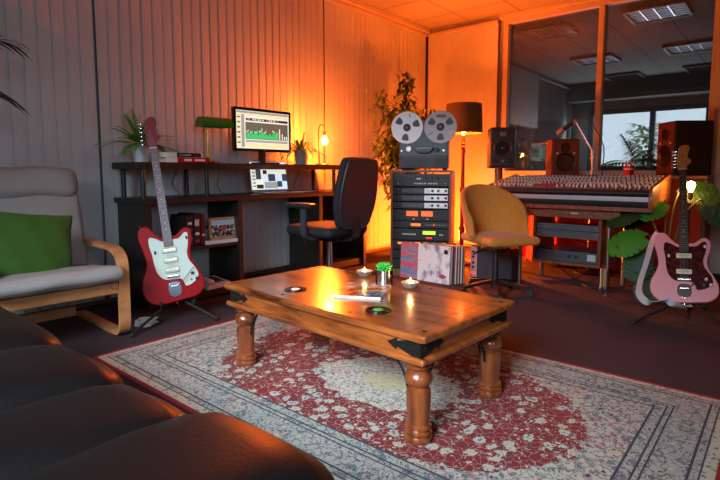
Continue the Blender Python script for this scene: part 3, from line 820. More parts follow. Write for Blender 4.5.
# arched bulb lamp (lit)
al = thing('arched_bulb_lamp', 'lit filament bulb hanging from a thin black arched lamp on the desk shelf', 'lamp', (3.44, 3.36, SZ), math.radians(8))
MB().lathe([(0, 0), (.065, 0), (.066, .006), (.06, .012), (0, .014)], n=28).build('base', blk, al)
MB().tube(smooth_open([(-.045, 0, .01), (-.05, 0, .2), (-.048, 0, .32), (-.025, 0, .365), (.01, 0, .372), (.035, 0, .35), (.042, 0, .315)], 5), .005, 8).build('arch', blk, al)
MB().tube([(.052, .015, .01), (.052, .015, .31)], .0035, 6).build('rear_rod', blk, al)
MB().cyl((.042, 0, .315), (.042, 0, .275), .014, n=14).build('socket', blk, al)
filament = EM('warm_bulb_glass', '#ffb45a', 26)
MB().lathe([(0, -.045), (.018, -.04), (.029, -.02), (.030, 0), (.024, .02), (.013, .038), (.012, .05), (0, .05)], (.042, 0, .228), 18).build('bulb', filament, al)
bulb_light('desk_bulb_light', (3.475, 3.31, SZ + .215), 115, AMBER, .045)

# laptop and small things on the worktop
lp = thing('laptop', 'open silver laptop with a bright screen on the desk worktop', 'laptop', (2.775, 3.235, DZ), math.radians(-8))
alu = M('aluminium', '#a9acb2', .35, .85, .04)
MB().box((0, -.02, .008), (.34, .235, .014), bev=.004).build('base', alu, lp)
kb = MB()
for i in range(12):
    for j in range(4): kb.box((-.135 + i * .0245, .06 - j * .024, .0158), (.02, .019, .002))
kb.build('keyboard', blk, lp)
MB().box((0, -.095, .0153), (.10, .06, .001)).build('trackpad', greyp, lp)
lid = MB(); T = Matrix.Translation((0, .098, .016)) @ Matrix.Rotation(math.radians(-10), 4, 'X') @ Matrix.Diagonal((1.05, 1, 1.1, 1))
MB().box((0, 0, .115), (.34, .007, .23), bev=.003, mat=T).build('lid', alu, lp)
ls = MB(); 
def lq(x0, x1, z0, z1, mi, dy=0): ls.box(((x0 + x1) / 2, -.0042 - dy, (z0 + z1) / 2), (x1 - x0, .0012, z1 - z0), mi=mi, mat=T)
lq(-.163, .163, .012, .222, 6)
lq(-.163, -.05, .012, .205, 0, .001); lq(-.12, -.075, .09, .18, 7, .002); lq(-.12, -.06, .02, .05, 1, .002); lq(-.055, -.02, .13, .16, 1, .002)
lq(-.05, .16, .125, .19, 0, .001); lq(-.01, .055, .075, .13, 7, .002); lq(.07, .115, .03, .075, 7, .002); lq(.12, .163, .075, .13, 7, .002); lq(-.05, .07, .02, .07, 5, .002)
for i in range(6): lq(-.155, -.125, .03 + i * .026, .045 + i * .026, 5, .002)
ls.build('screen', sm, lp, smooth=0)
bulb_light('laptop_glow', (2.70, 3.12, DZ + .16), .12, (.8, .9, 1), .08)
nb = thing('notebook', 'thin dark notebook lying at the right end of the desk worktop', 'notebook', (3.12, 3.32, DZ), .15)
MB().box((0, 0, .006), (.14, .19, .010)).build('pages', M('paper_cream', '#cbbfa8', .8), nb)
MB().box((0, 0, .0122), (.145, .195, .002)).build('cover', M('notebook_dark', '#3a241c', .5), nb)
for lab, pts in (('thin black cable hanging from the desk shelf left of the laptop', [(2.42, 3.53, SZ - .03), (2.40, 3.50, .88), (2.36, 3.46, .80), (2.37, 3.38, DZ + .004), (2.44, 3.33, DZ + .004)]),
                 ('thin black cable hanging from the desk shelf near the spider plant', [(3.30, 3.53, SZ - .03), (3.26, 3.50, .88), (3.17, 3.46, .80), (3.14, 3.42, DZ + .004), (3.08, 3.45, DZ + .004)]),
                 ('thin black cable drooping behind the banker lamp post', [(2.06, 3.53, SZ - .03), (2.03, 3.52, .90), (2.00, 3.50, .82), (2.02, 3.42, DZ + .004)])):
    tag(MB().tube(smooth_open(pts, 6), .003, 6).build('cable', blkmat), lab, 'cable')

# items inside the desk's book unit
ZS = .396
def box_book(x, w, h, hexc, label, bits):
    b = thing('boxed_book', label, 'book', (x, 3.30, ZS), .03, 'black upright books in the desk')
    MB().box((0, 0, h / 2), (w, .20, h), bev=.002).build('case', M('case_' + hexc[1:], hexc, .4), b)
    for (x0, x1, z0, z1, c) in bits:
        MB().box(((x0 + x1) / 2 * w, -.1008, (z0 + z1) / 2 * h), ((x1 - x0) * w, .0016, (z1 - z0) * h)).build('spine_print', M('sp_' + c[1:], c, .4), b)
box_book(1.945, .052, .222, '#18171a', 'black upright book with grey and red print, left in the row in the desk', [(-.3, .3, .70, .78, '#b8b2b0'), (-.35, .35, .52, .56, '#a01a28'), (-.3, .3, .2, .3, '#8a8482'), (-.35, .35, .08, .12, '#b01b2c')])
box_book(2.002, .052, .230, '#1b181a', 'black upright book with white block print, middle of the row in the desk', [(-.35, .3, .62, .82, '#aca6a4'), (-.3, .3, .34, .42, '#c7c1bd'), (-.35, .35, .1, .2, '#8b1d28')])
box_book(2.050, .034, .226, '#4a0f16', 'dark red upright book, right in the row in the desk', [(-.3, .3, .60, .84, '#1e1a1c'), (-.3, .3, .3, .36, '#b9a9a4')])
wb = thing('white_box', 'flat white box under the picture frame on the desk\'s middle shelf', 'box', (2.20, 3.27, ZS), -.05)
MB().box((0, 0, .014), (.26, .20, .028), bev=.003).build('body', M('box_white', '#b9b9bd', .5), wb)
MB().box((-.055, .05, .068), (.13, .07, .075), bev=.004).build('upper_block', M('box_grey', '#8f9096', .5), wb)
pfm = thing('picture_frame', 'wooden picture frame with a group photo standing in the desk unit', 'picture frame', (2.235, 3.215, ZS + .0285), math.radians(-6))
T = Matrix.Rotation(math.radians(-8), 4, 'X')
fr = MB()
for s_ in (-1, 1):
    fr.box((s_ * .104, 0, .08), (.018, .016, .16), bev=.003, mat=T); fr.box((0, 0, .08 + s_ * .071), (.226, .016, .018), bev=.003, mat=T)
fr.build('frame', WOOD('frame_wood', '#7a4a28', '#c58a58', 2, (9, 9, 9), .35), pfm)
n = NT('group_photo'); v = n.coord(); X, Y, Z = n.xyz(v); f = n.noise(n.coord(scale=(1, .1, 1)), 42, 2)
pc = n.ramp(f, [(.38, lin('#1d2634')), (.5, lin('#31404f')), (.6, lin('#b99a86')), (.7, lin('#d8d2cc'))])
pc = n.mix(n.gt(Z, .10), pc, lin('#9fb1bd')); pc = n.mix(n.lt(n.add(n.math('ABSOLUTE', n.add(X, -.005)), n.math('ABSOLUTE', n.sub(Z, .07))), .025), pc, lin('#c02a30'))
n.set(Base_Color=pc, Roughness=.25)
MB().box((0, .002, .08), (.195, .006, .13), mat=T).build('photo', n.m, pfm)
MB().box((0, .05, .06), (.05, .005, .13), rot=(math.radians(24), 0, 0)).build('strut', blk, pfm)
tp = thing('desk_telephone', 'grey desk telephone on the bottom shelf of the desk', 'telephone', (2.13, 3.24, .08), .1)
MB().box((0, 0, .022), (.22, .19, .034), rot=(math.radians(8), 0, 0), bev=.008).build('body', M('phone_grey', '#c9ccd0', .5), tp)
MB().rbox((-.072, 0, .062), (.05, .20, .036), .016, n=6, rot=(math.radians(8), 0, 0)).build('handset', M('phone_handset', '#d4d7da', .45), tp)
kp = MB()
for i in range(3):
    for j in range(4): kp.box((.005 + i * .026, -.055 + j * .026, .037 + j * .0037), (.018, .017, .006), bev=.002)
kp.build('keypad', darkgrey, tp)
MB().box((.03, .06, .046), (.085, .03, .004), rot=(math.radians(8), 0, 0)).build('display', M('lcd', '#39423a', .2), tp)
MB().tube([(-.09 - .03 * t + .012 * math.cos(t * 40), -.02 + .10 * t, .03 + .012 * math.sin(t * 40)) for t in [i / 60 for i in range(61)]], .003, 5).build('coiled_cord', blk, tp)
pp = thing('paper_stack', 'loose white papers leaning behind the telephone in the desk', 'papers', (1.96, 3.36, .08), .2)
for i in range(3): MB().box((-.01 * i, .012 * i, .10), (.19, .002, .20), rot=(math.radians(-14), 0, .1 * i)).build('sheet', M('sheet_white', '#c6c8ca', .7), pp)

# ---------------------------------------------------------------- electric guitars
def outline(pts): return [(p.x, p.z) for p in smooth_closed([(x, 0, z) for x, z in pts], 7)]
BODY = [(.028, .425), (.06, .43), (.10, .465), (.132, .462), (.15, .42), (.142, .36), (.128, .305), (.132, .25), (.16, .19), (.183, .125), (.178, .06), (.135, .015), (.06, .004),
        (-.02, -.003), (-.10, -.006), (-.16, .02), (-.192, .08), (-.187, .15), (-.158, .22), (-.145, .28), (-.155, .35), (-.170, .42), (-.168, .475), (-.14, .505), (-.105, .50), (-.07, .455), (-.03, .42)]
GUARD = [(.028, .40), (.07, .405), (.105, .435), (.125, .425), (.118, .36), (.105, .30), (.112, .25), (.145, .19), (.152, .14), (.12, .105), (.07, .09), (.045, .14), (-.045, .15), (-.085, .19), (-.10, .25), (-.105, .32), (-.115, .39), (-.105, .43), (-.07, .42), (-.03, .395)]
HEAD = [(-.022, 0), (.022, 0), (.024, .03), (.044, .05), (.050, .075), (.035, .09), (.030, .12), (.038, .15), (.042, .178), (.025, .198), (-.005, .195), (-.022, .17), (-.033, .10), (-.034, .04)]
def guitar(root, body_m, guard_m, head_m, neck_m, board_m, pick_m, six=3, scale=1.0):
    MB().prism(outline(BODY), .042, -.021, .008, seg=3).build('body', body_m, root)
    gd = MB().prism(outline(GUARD), .003, -.0245, .0008).build('pickguard', guard_m, root)
    L0, L1 = .36, 1.00
    T = Matrix.Translation((0, -.026, 0))
    MB().prism([(-.028, L0), (.028, L0), (.0215, L1), (-.0215, L1)], .022, -.028, .006).build('neck', neck_m, root)
    fb = MB().prism([(-.028, L0), (.028, L0), (.0215, L1), (-.0215, L1)], .006, -.034, .0015).build('fingerboard', board_m, root)
    sc_len = .86
    for i in range(1, 22):
        z = L1 - sc_len * (1 - 2 ** (-i / 12))
        if z > L0 + .004:
            w = .0215 + (.028 - .0215) * (L1 - z) / (L1 - L0); MB().box((0, -.0344, z), (2 * w, .0014, .0014)).build('fret', steel, fb)
    dots = MB()
    for i in (3, 5, 7, 9, 12, 15, 17):
        z = L1 - sc_len * (1 - .5 * (2 ** (-i / 12) + 2 ** (-(i - 1) / 12)))
        dots.cyl((0, -.0347, z), (0, -.034, z), .0035, n=10)
    dots.build('inlays', M('pearl', '#d6d2c6', .3), fb)
    MB().box((0, -.030, L1 + .003), (.044, .012, .006), bev=.001).build('nut', M('bone', '#d9d2bd', .4), root)
    H = Matrix.Translation((0, -.010, L1 + .004)) @ Matrix.Rotation(math.radians(4), 4, 'X')
    MB().prism(outline(HEAD), .014, -.014, .003, mat=H).build('headstock', head_m, root)
    for i in range(6):
        z = L1 + .035 + i * .0265; x = -.037 + i * .0012
        t = MB(); t.cyl((x + .014, -.016, z), (x + .014, -.032, z), .004, n=10); t.cyl((x - .004, -.004, z), (x - .018, -.004, z), .003, n=8)
        t.rbox((x - .024, -.004, z), (.016, .010, .014), .004, n=3); t.build('tuner', chrome, root)
    st = MB()
    for i in range(6):
        x0, x1 = -.021 + i * .0084, -.017 + i * .0068
        st.tube([(x0, -.036, .135), (x0, -.0385, .17), (x1, -.036, L1 + .004), (-.021 + i * .0012, -.030, L1 + .035 + i * .0265)], .0007, 4)
    st.build('strings', steel, root)
    for z in pick_m['z']:
        p = MB().box((0, -.029, z), (.088, .012, .036), bev=.006).build('pickup', pick_m['m'], root)
        pc = MB()
        for i in range(6): pc.cyl((-.026 + i * .0105, -.0356, z), (-.026 + i * .0105, -.034, z), .0027, n=8)
        pc.build('pole_pieces', chrome, p)
    MB().box((0, -.031, .165), (.075, .012, .018), bev=.003).build('bridge', chrome, root)
    tl = MB(); tl.prism(outline([(-.036, .05), (0, .03), (.036, .05), (.034, .115), (0, .128), (-.034, .115)]), .004, -.028, .001); tl.box((0, -.029, .10), (.05, .006, .012), bev=.002)
    tl.build('tailpiece', chrome, root)
    MB().tube(smooth_open([(.012, -.032, .10), (.03, -.045, .105), (.085, -.052, .16), (.13, -.05, .205)], 5), .003, 8).build('tremolo_arm', chrome, root)
    for (x, z) in ((.118, .165), (.142, .125)):
        MB().cyl((x, -.024, z), (x, -.040, z), .011, .009, 16, bev=.002).build('knob', pick_m['k'], root)
    MB().cyl((.105, -.024, .125), (.105, -.03, .125), .008, n=14).build('output_jack', chrome, root)
    for (x, z) in ((.115, .40), (-.085, .33)): MB().box((x, -.0265, z), (.012, .004, .022), bev=.001).build('switch', pick_m['k'], root)
    for (x, z) in ((-.150, .512), (.0, -.012)): MB().cyl((x, 0, z - .006), (x, 0, z + .006), .006, .008, 12).build('strap_button', chrome, root)
def guitar_stand(root, tilt_y=.0):
    MB().tube([(0, .06, .10), (0, .15, .42)], .010, 10).build('upright', blk, root)
    for (x, y) in ((-.26, -.27), (.22, -.13), (0.02, .30)):
        l = MB().tube(smooth_open([(0, .05, .13), (x * .5, .05 + (y - .05) * .5, .075), (x, y, .016)], 4),   .009, 8).build('leg', blkmat, root)
        MB().ball((x, y, .014), .014, n=10).build('rubber_foot', blkmat, l)
    MB().tube([(-.085, .03, .115), (.085, .03, .115)], .008, 8).build('crossbar', blk, root)
    for s_ in (-1, 1): MB().tube(smooth_open([(s_ * .085, .03, .115), (s_ * .095, -.06, .105), (s_ * .095, -.085, .115), (s_ * .095, -.09, .14)], 4), .008, 8).build('cradle_arm', blkmat, root)
    MB().tube(smooth_open([(-.05, .08, .44), (-.04, .125, .425), (0, .15, .42), (.04, .125, .425), (.05, .08, .44)], 4), .008, 8).build('yoke', blkmat, root)
    MB().cyl((-.012, .085, .20), (.03, .085, .20), .012, n=10).build('knob', blkmat, root)

RZ = face_rot(-.44, -.9)
red_l = M('cherry_red_lacquer', '#96030d', .42, 0, .12, 6, Specular_IOR_Level=.22)
rosew = M('rosewood', '#6b4438', .5, 0, .35, 90); mint = M('mint_pickguard', '#c9d8cc', .3, var=.04)
gs = thing('guitar_stand', 'black tripod guitar stand holding the red guitar', 'guitar stand', (1.65, 2.885, 0), RZ)
guitar_stand(gs)
tilt = Matrix.Rotation(RZ, 4, 'Z') @ Matrix.Rotation(math.radians(-6), 4, 'Y') @ Matrix.Rotation(math.radians(-8), 4, 'X')
rg = thing('electric_guitar', 'red electric guitar with pale pickguard on a stand in front of the desk', 'guitar', (0, 0, 0), rot=tilt.to_euler())
rg.location = Vector((1.635, 2.86, .125)); rg.scale = (.96, .96, .95)
guitar(rg, red_l, mint, M('red_headstock', '#84060f', .4, Specular_IOR_Level=.25), M('maple_neck', '#8c5a34', .35), rosew, {'z': (.335, .27, .205), 'm': M('chrome_pickup', '#cfc9a8', .25, .3), 'k': blk})
cb = MB(); r_ = random.Random(2)
pts = []
for i in range(70):
    a = i * .52; r = .055 + .012 * math.sin(i * 1.7); pts.append((r * math.cos(a), r * .8 * math.sin(a), .008 + .0005 * i))
cb.tube(pts, .006, 6)
o = tag(cb.build('coiled_cable', M('grey_white_cable', '#a9a39e', .6)), 'coiled grey-white cable lying by the foot of the red guitar\'s stand', 'cable'); o.location = (1.455, 2.90, .0)

# ---------------------------------------------------------------- office chair
oc = thing('office_chair', 'black high-backed office chair with armrests turned to the desk', 'office chair', (2.87, 2.73, 0), math.radians(183))
# local -y is the way the sitter faces
fab = M('black_chair_fabric', '#1d1c20', .75, var=.15, scale=120, bump=.3); shell = M('grey_black_shell', '#2c2b30', .42)
ns = 5
MB().lathe([(0, .05), (.035, .05), (.04, .07), (.035, .11), (0, .11)], n=20).build('hub', blk, oc)
for i in range(ns):
    a = 2 * PI * i / ns + .3; x, y = math.cos(a), math.sin(a)
    l = MB().ribbon([(x * .03, y * .03, .09), (x * .15, y * .15, .085), (x * .29, y * .29, .07)], .045, .025, (-y, x, 0)).build('leg', blk, oc)
    MB().cyl((x * .29 - y * .012, y * .29 + x * .012, .03), (x * .29 + y * .012, y * .29 - x * .012, .03), .03, n=16, bev=.004).build('caster', blkmat, l)
MB().cyl((0, 0, .10), (0, 0, .41), .025, .02, 16).build('gas_lift', chrome, oc)
MB().box((0, .02, .415), (.18, .24, .05), bev=.012).build('mechanism', blk, oc)
MB().tube([(.08, -.02, .41), (.24, -.03, .40)], .006, 8).build('lever', chrome, oc)
MB().rbox((0, -.02, .475), (.48, .46, .085), .04, (.01, .01, .012), 12).build('seat', fab, oc)
bo = outline([(-.13, .0), (.13, .0), (.20, .10), (.225, .22), (.215, .36), (.185, .50), (.14, .525), (0, .53), (-.14, .525), (-.185, .50), (-.215, .36), (-.225, .22), (-.20, .10)])
T = Matrix.Translation((0, .235, .50)) @ Matrix.Rotation(math.radians(-9), 4, 'X')
MB().prism(bo, .05, -.05, .02, mat=T, seg=4).build('backrest', fab, oc)
MB().prism([(x * .98, z * .985 + .004) for x, z in bo], .03, -.002, .012, mat=T, seg=3).build('back_shell', shell, oc)
MB().ribbon(smooth_open([(0, .08, .41), (0, .22, .41), (0, .265, .46), (0, .27, .62)], 5), .07, .016, (1, 0, 0)).build('back_bar', blk, oc)
for s_ in (-1, 1):
    MB().ribbon(smooth_open([(s_ * .14, .0, .425), (s_ * .24, .0, .43), (s_ * .285, -.0, .46), (s_ * .29, .0, .56), (s_ * .29, .0, .66)], 5), .05, .022, (0, 1, 0)).build('arm_post', M('arm_grey', '#4b4e55', .4, .4), oc)
    MB().rbox((s_ * .29, -.03, .675), (.085, .26, .034), .016, (0, 0, .004), 8).build('arm_pad', shell, oc)

# ---------------------------------------------------------------- ficus in the corner
fc = thing('ficus_tree', 'tall leafy ficus tree behind the equipment rack in the room corner', 'plant', (4.47, 3.12, 0))
MB().lathe([(0, 0), (.13, 0), (.14, .01), (.165, .30), (.15, .30), (.145, .27), (0, .27)], n=28).build('pot', M('terracotta_dark', '#4a2a1e', .7), fc)
MB().cyl((0, 0, .265), (0, 0, .275), .146, n=24).build('soil', soil, fc)
r_ = random.Random(21); tk = MB(); lv_ = MB(); ends = []
for i in range(54):
    a = r_.uniform(0, 2 * PI); z0 = r_.uniform(.45, 1.45); ln = r_.uniform(.14, .36) * (1.15 - .25 * abs(z0 - 1.1))
    p0 = Vector((.02 * math.sin(z0 * 4), 0, z0)); d = Vector((math.cos(a), math.sin(a) * .62, r_.uniform(.4, 1.4))).normalized()
    p1 = p0 + d * ln * .6; p2 = p0 + d * ln + Vector((math.cos(a), math.sin(a), -.2)) * .06
    tk.tube([p0, p1, p2], [.006, .004, .002], 5); ends.append((p0, p1, p2))
tk.tube(smooth_open([(0, 0, .26), (.03, .01, .6), (-.02, -.01, 1.0), (.02, 0, 1.4), (0, .01, 1.72)], 5), [.019 - .0007 * i for i in range(21)], 8)
ends += [(Vector((.02, 0, 1.3)), Vector((0, 0, 1.5)), Vector((0, .01, 1.84)))] * 4
for (p0, p1, p2) in ends:
    for j in range(44):
        t = r_.uniform(.1, 1.15); c = p0.lerp(p2, t) + Vector((r_.gauss(0, .05), r_.gauss(0, .035), r_.gauss(0, .05)))
        a = r_.uniform(0, 2 * PI); lv_.leaf(c, (math.cos(a), math.sin(a) * .8, r_.uniform(-.9, .35)), (0, 0, 1), r_.uniform(.065, .11), r_.uniform(.028, .044), .35, n=3)
tk.build('trunk', M('ficus_bark', '#5a4632', .9), fc); lv_.build('foliage', M('ficus_leaf', '#4c6420', .4, var=.5, scale=10), fc, smooth=0)

# ---------------------------------------------------------------- equipment rack with tape machine and records
RKZ = face_rot(-.90, -.44)
rkw = WOOD('rack_wood', '#5a2c16', '#8d5230', 1.2, (6, 6, 1), .42)
rk = thing('equipment_rack', 'wooden equipment rack full of studio units beneath the tape machine', 'equipment rack', (3.925, 2.545, 0), RKZ)
W_, D_, H_ = .53, .44, .935
for s_ in (-1, 1): MB().box((s_ * (W_ / 2 - .01), 0, H_ / 2), (.02, D_, H_), bev=.002).build('side_panel', rkw, rk)
MB().box((0, 0, H_ - .01), (W_ - .04, D_, .02), bev=.002).build('top_panel', rkw, rk)
MB().box((0, 0, .03), (W_ - .04, D_, .06), bev=.002).build('base_panel', rkw, rk)
MB().box((0, D_ / 2 - .006, H_ / 2), (W_ - .04, .012, H_ - .08)).build('back_panel', blkmat, rk)
unit_m = M('rack_unit_black', '#17181b', .42, .2); sil = M('rack_silver', '#c8cace', .35, .5, .04)
def unit(z0, z1, face=unit_m):
    u = MB().box((0, -.03, (z0 + z1) / 2), (W_ - .045, D_ - .10, z1 - z0 - .004), bev=.002).build('rack_unit', face, rk)
    MB().box((0, -D_ / 2 + .016, (z0 + z1) / 2), (W_ - .044, .006, z1 - z0 - .003), bev=.001).build('faceplate', face, u)
    return u
FY = -D_ / 2 + .012
def knobs(u, xs, z, r=.011, m=blk):
    for x in xs: MB().cyl((x, FY, z), (x, FY - .016, z), r, r * .85, 14, bev=.001).build('knob', m, u)
def slab(u, name, x0, x1, z0, z1, m, t=.003):
    return MB().box(((x0 + x1) / 2, FY - t / 2, (z0 + z1) / 2), (x1 - x0, t, z1 - z0)).build(name, m, u)
u = unit(.795, .905)
for i in range(9): slab(u, 'switch', -.06 + i * .022 - (.0 if i < 5 else -.01), -.045 + i * .022 + (.0 if i < 5 else .01), .815, .826, whitep, .006)
slab(u, 'meter', -.04, .0, .855, .868, whitep); knobs(u, (.04, .09, .14), .865, .013); knobs(u, (-.2, .21), .82, .006, steel)
vent = M('dark_mesh_grille', '#2a2c31', .5, .4)
for z0 in (.727, .664, .600):
    u = unit(z0, z0 + .058)
    slab(u, 'silver_end', .03, .232, z0 + .008, z0 + .052, sil, .004)
    knobs(u, (.10, .15, .215), z0 + .03, .012); slab(u, 'window', .045, .075, z0 + .02, z0 + .042, whitep, .006)
    for i in range(10): slab(u, 'slot', -.165 + i * .019, -.155 + i * .019, z0 + .015, z0 + .045, greyp, .004)
    knobs(u, (-.215, -.185), z0 + .03, .014)
u = unit(.492, .592)
lit_o = EM('orange_meter', '#ff5a1e', 1.1)
for x in (-.075, .055): slab(u, 'vu_meter', x - .05, x + .05, .535, .578, lit_o, .004)
knobs(u, (-.21, -.17, .14, .18, .215), .562, .010); knobs(u, (-.20, -.15, -.10, 0, .10, .14, .18, .215), .512, .009)
for x in (-.06, .0, .06): slab(u, 'push_button', x - .008, x + .008, .505, .515, whitep, .005)
u = unit(.430, .488)
slab(u, 'display', -.085, .0, .448, .470, EM('orange_display', '#ff7a2a', .9)); knobs(u, (-.20,), .459, .013)
for i in range(8): slab(u, 'push_button', .04 + i * .023, .053 + i * .023, .452, .466, greyp if i != 3 else EM('red_led', '#ff2a2a', 1.2), .005)
u = unit(.322, .424)
slab(u, 'display', .02, .13, .375, .405, EM('green_display', '#a8e632', 1.2))
for i in range(9): slab(u, 'push_button', -.16 + i * .018 + (.2 if i > 6 else 0), -.15 + i * .018 + (.2 if i > 6 else 0), .368, .380, whitep, .005)
slab(u, 'level_leds', .05, .10, .338, .350, EM('red_led_2', '#ff2840', 1.2)); knobs(u, (-.2, .205), .35, .010)
u = unit(.236, .316)
for i in range(6): slab(u, 'lamp_button', -.20 + i * .075, -.15 + i * .075, .285, .302, EM('orange_button', '#ff8a30', 1.1), .005)
unit(.150, .230); unit(.066, .146)

td = thing('tape_machine', 'dark grey reel-to-reel tape machine with two silver reels standing on the rack', 'tape recorder', (3.83, 2.485, H_), RKZ)
tdm = M('tape_deck_grey', '#34373d', .42, .25); 
MB().box((0, .05, .215), (.425, .19, .40), bev=.006).build('body', tdm, td)
MB().box((0, -.05, .225), (.42, .012, .40), bev=.003).build('transport_plate', M('deck_plate', '#4a4e55', .4, .3), td)
MB().box((0, -.055, .073), (.415, .02, .11), bev=.003).build('lower_panel', M('deck_lower', '#26282d', .45), td)
for s_ in (-1, 1):
    for y in (-.02, .12): MB().cyl((s_ * .18, y, 0), (s_ * .18, y, .016), .015, n=12).build('foot', blkmat, td)
for i in range(9): MB().box((-.175 + i * .026, -.067, .055), (.019, .010, .06), bev=.002).build('transport_key', darkgrey, td)
for j in range(3): MB().box((.15, -.067, .04 + j * .025), (.085, .010, .014), bev=.002).build('selector_bar', blk, td)
MB().box((-.0, -.066, .118), (.34, .006, .012)).build('brown_strip', M('deck_brown_strip', '#5a1f14', .4), td)
MB().cyl((-.125, -.056, .185), (-.125, -.085, .185), .026, .023, 24, bev=.003).build('tape_knob', sil, td)
MB().cyl((.115, -.056, .175), (.115, -.08, .175), .022, .02, 24, bev=.003).build('tape_knob', blk, td)
for x in (-.19, .175): MB().cyl((x, -.056, .17), (x, -.07, .17), .008, n=12).build('guide_post', chrome, td)
MB().prism(outline([(-.07, .20), (.08, .20), (.075, .165), (.04, .145), (-.03, .145), (-.065, .165)]), .03, -.085, .006).build('head_cover', blkgloss, td)
def reel(x, label_bits, flange, rot0):
    r = MB().cyl((x, -.072, .37), (x, -.076, .37), .139, n=56, bev=.0015).build('reel', flange, td)
    MB().cyl((x, -.062, .37), (x, -.072, .37), .128, n=48).build('tape_pack', M('tape_brown', '#3a231a', .35), r)
    MB().cyl((x, -.058, .37), (x, -.062, .37), .139, n=48).build('rear_flange', flange, r)
    MB().cyl((x, -.076, .37), (x, -.090, .37), .034, .030, 28, bev=.003).build('hub', blk, r)
    MB().cyl((x, -.090, .37), (x, -.094, .37), .012, n=16, bev=.001).build('hub_cap', M('hub_red_grey', '#8a5a58', .4), r)
    for k in range(3):
        a = rot0 + k * 2 * PI / 3
        pts = [(-.016, .060), (.016, .060), (.030, .105), (.0, .112), (-.030, .105)]
        q = [(px * math.cos(a) - pz * math.sin(a), px * math.sin(a) + pz * math.cos(a)) for px, pz in pts]
        MB().prism(smooth2(q), .001, -.0769, mat=Matrix.Translation((x, 0, .37))).build('flange_opening', M('reel_opening', '#3b3c3c', .4), r)
    for (cx, cz, w, h, a, m) in label_bits:
        MB().box((x + cx, -.0767, .37 + cz), (w, .0012, h), rot=(0, a, 0)).build('reel_sticker', m, r)
def smooth2(q): return [(p.x, p.z) for p in smooth_closed([(x, 0, z) for x, z in q], 4)]
fl1 = M('reel_aluminium', '#e9ecf0', .35, .1, .03); fl2 = M('reel_aluminium_dull', '#b9bdc2', .4, .1, .04)
reel(-.143, [(.025, .10, .006, .04, -.2, darkgrey)], fl1, .9)
reel(.147, [(.005, .092, .085, .026, 0, M('tan_sticker', '#a8895c', .6)), (.09, -.045, .05, .028, -.6, whitep), (-.085, -.055, .05, .006, -.6, darkgrey)], fl2, .0 + PI)

# records
n = NT('pink_sleeve_print'); v = n.coord(); X, Y, Z = n.xyz(v)
f = n.noise(n.coord(scale=(1, 1.5, 9)), 3.2, 3)
n.set(Base_Color=n.ramp(f, [(.36, lin('#5f7fa6')), (.47, lin('#8a94a8')), (.54, lin('#c4525e')), (.7, lin('#d8707a'))]), Roughness=.3); pinkm = n.m
n = NT('pale_sleeve_print'); v = n.coord(); X, Y, Z = n.xyz(v)
f = n.noise(n.coord(scale=(1, 1.2, .7), loc=(0, 3.1, 0)), 11, 3)
pc = n.ramp(f, [(.30, lin('#6b5c66')), (.41, lin('#b9b4bc')), (.50, lin('#dfe2e4')), (.72, lin('#e6dcd8'))])
lip = n.lt(n.add(n.mul(n.math('ABSOLUTE', n.add(Y, .09)), .5), n.math('ABSOLUTE', n.sub(Z, .06))), .022)
pc = n.mix(lip, pc, lin('#b0455a'))
dot = n.lt(n.add(n.math('POWER', n.add(Y, .115), 2.0), n.math('POWER', n.sub(Z, .265), 2.0)), .0004)
n.set(Base_Color=n.mix(dot, pc, lin('#2a2a2e')), Roughness=.3); palem = n.m
def record(name, label, x, y, lean, t, m, rz=0, group='records standing before the rack'):
    r = thing(name, label, 'record', (x, y, 0), 0, group, rot=(0, math.radians(lean), rz))
    MB().box((0, 0, .157), (t, .312, .312), bev=.0008).build('sleeve', m, r)
    MB().cyl((-.0007, .005, .157), (.0007, .005, .157), .15, n=36).build('vinyl_disc', blkgloss, r)
    return r
record('vinyl_record', 'pale record sleeve with a washed-out portrait look, frontmost before the rack', 3.600, 2.235, 3.0, .005, palem)
record('vinyl_record', 'pink and blue streaked record sleeve half hidden behind the pale one', 3.612, 2.425, 2.0, .005, pinkm, math.radians(-2))
sp = ['#8f8a86', '#2b2a2e', '#a43a34', '#c9c2b4', '#3d4a5a', '#b7b2ae', '#6b2a22', '#d5cfc6', '#4a5a52', '#9c6a42']
ord_ = ['first', 'second', 'third', 'fourth', 'fifth', 'sixth', 'seventh', 'eighth', 'ninth', 'last']
cname = ['grey', 'black', 'red', 'cream', 'slate blue', 'light grey', 'dark maroon', 'off-white', 'grey-green', 'tan']
for i in range(10):
    record('vinyl_record', '%s-edged record sleeve, %s in the row behind the pale sleeve' % (cname[i], ord_[i]), 3.622 + i * .0125, 2.225 - .006 * i, 2.6 - .15 * i, .008, M('sleeve_' + sp[i][1:], sp[i], .6))

# ---------------------------------------------------------------- floor lamp (lit)
fl = thing('floor_lamp', 'lit floor lamp with olive drum shade and red turned pole behind the rack', 'floor lamp', (4.56, 2.50, 0))
rl = M('red_brown_lacquer', '#7a1d10', .25, coat=.5)
MB().lathe([(0, 0), (.14, 0), (.142, .012), (.12, .026), (.05, .04), (.03, .06), (0, .06)], n=36).build('base', rl, fl)
MB().lathe([(0, .05), (.022, .05), (.024, .3), (.03, .33), (.03, .36), (.02, .38), (.019, .7), (.028, .73), (.028, .76), (.019, .78), (.018, 1.1), (.026, 1.13), (.018, 1.15), (0, 1.15)], n=20).build('pole', rl, fl)
MB().lathe([(0, 1.15), (.016, 1.15), (.026, 1.165), (.016, 1.18), (.026, 1.20), (.015, 1.215), (.014, 1.28), (0, 1.28)], n=20).build('collar', brass, fl)
shm = NT('olive_fabric_shade'); f = shm.noise(shm.coord(), 180, 2)
shm.set(Base_Color=shm.mix(f, lin('#4a3a1c'), lin('#66502a')), Roughness=.9); shm = shm.m
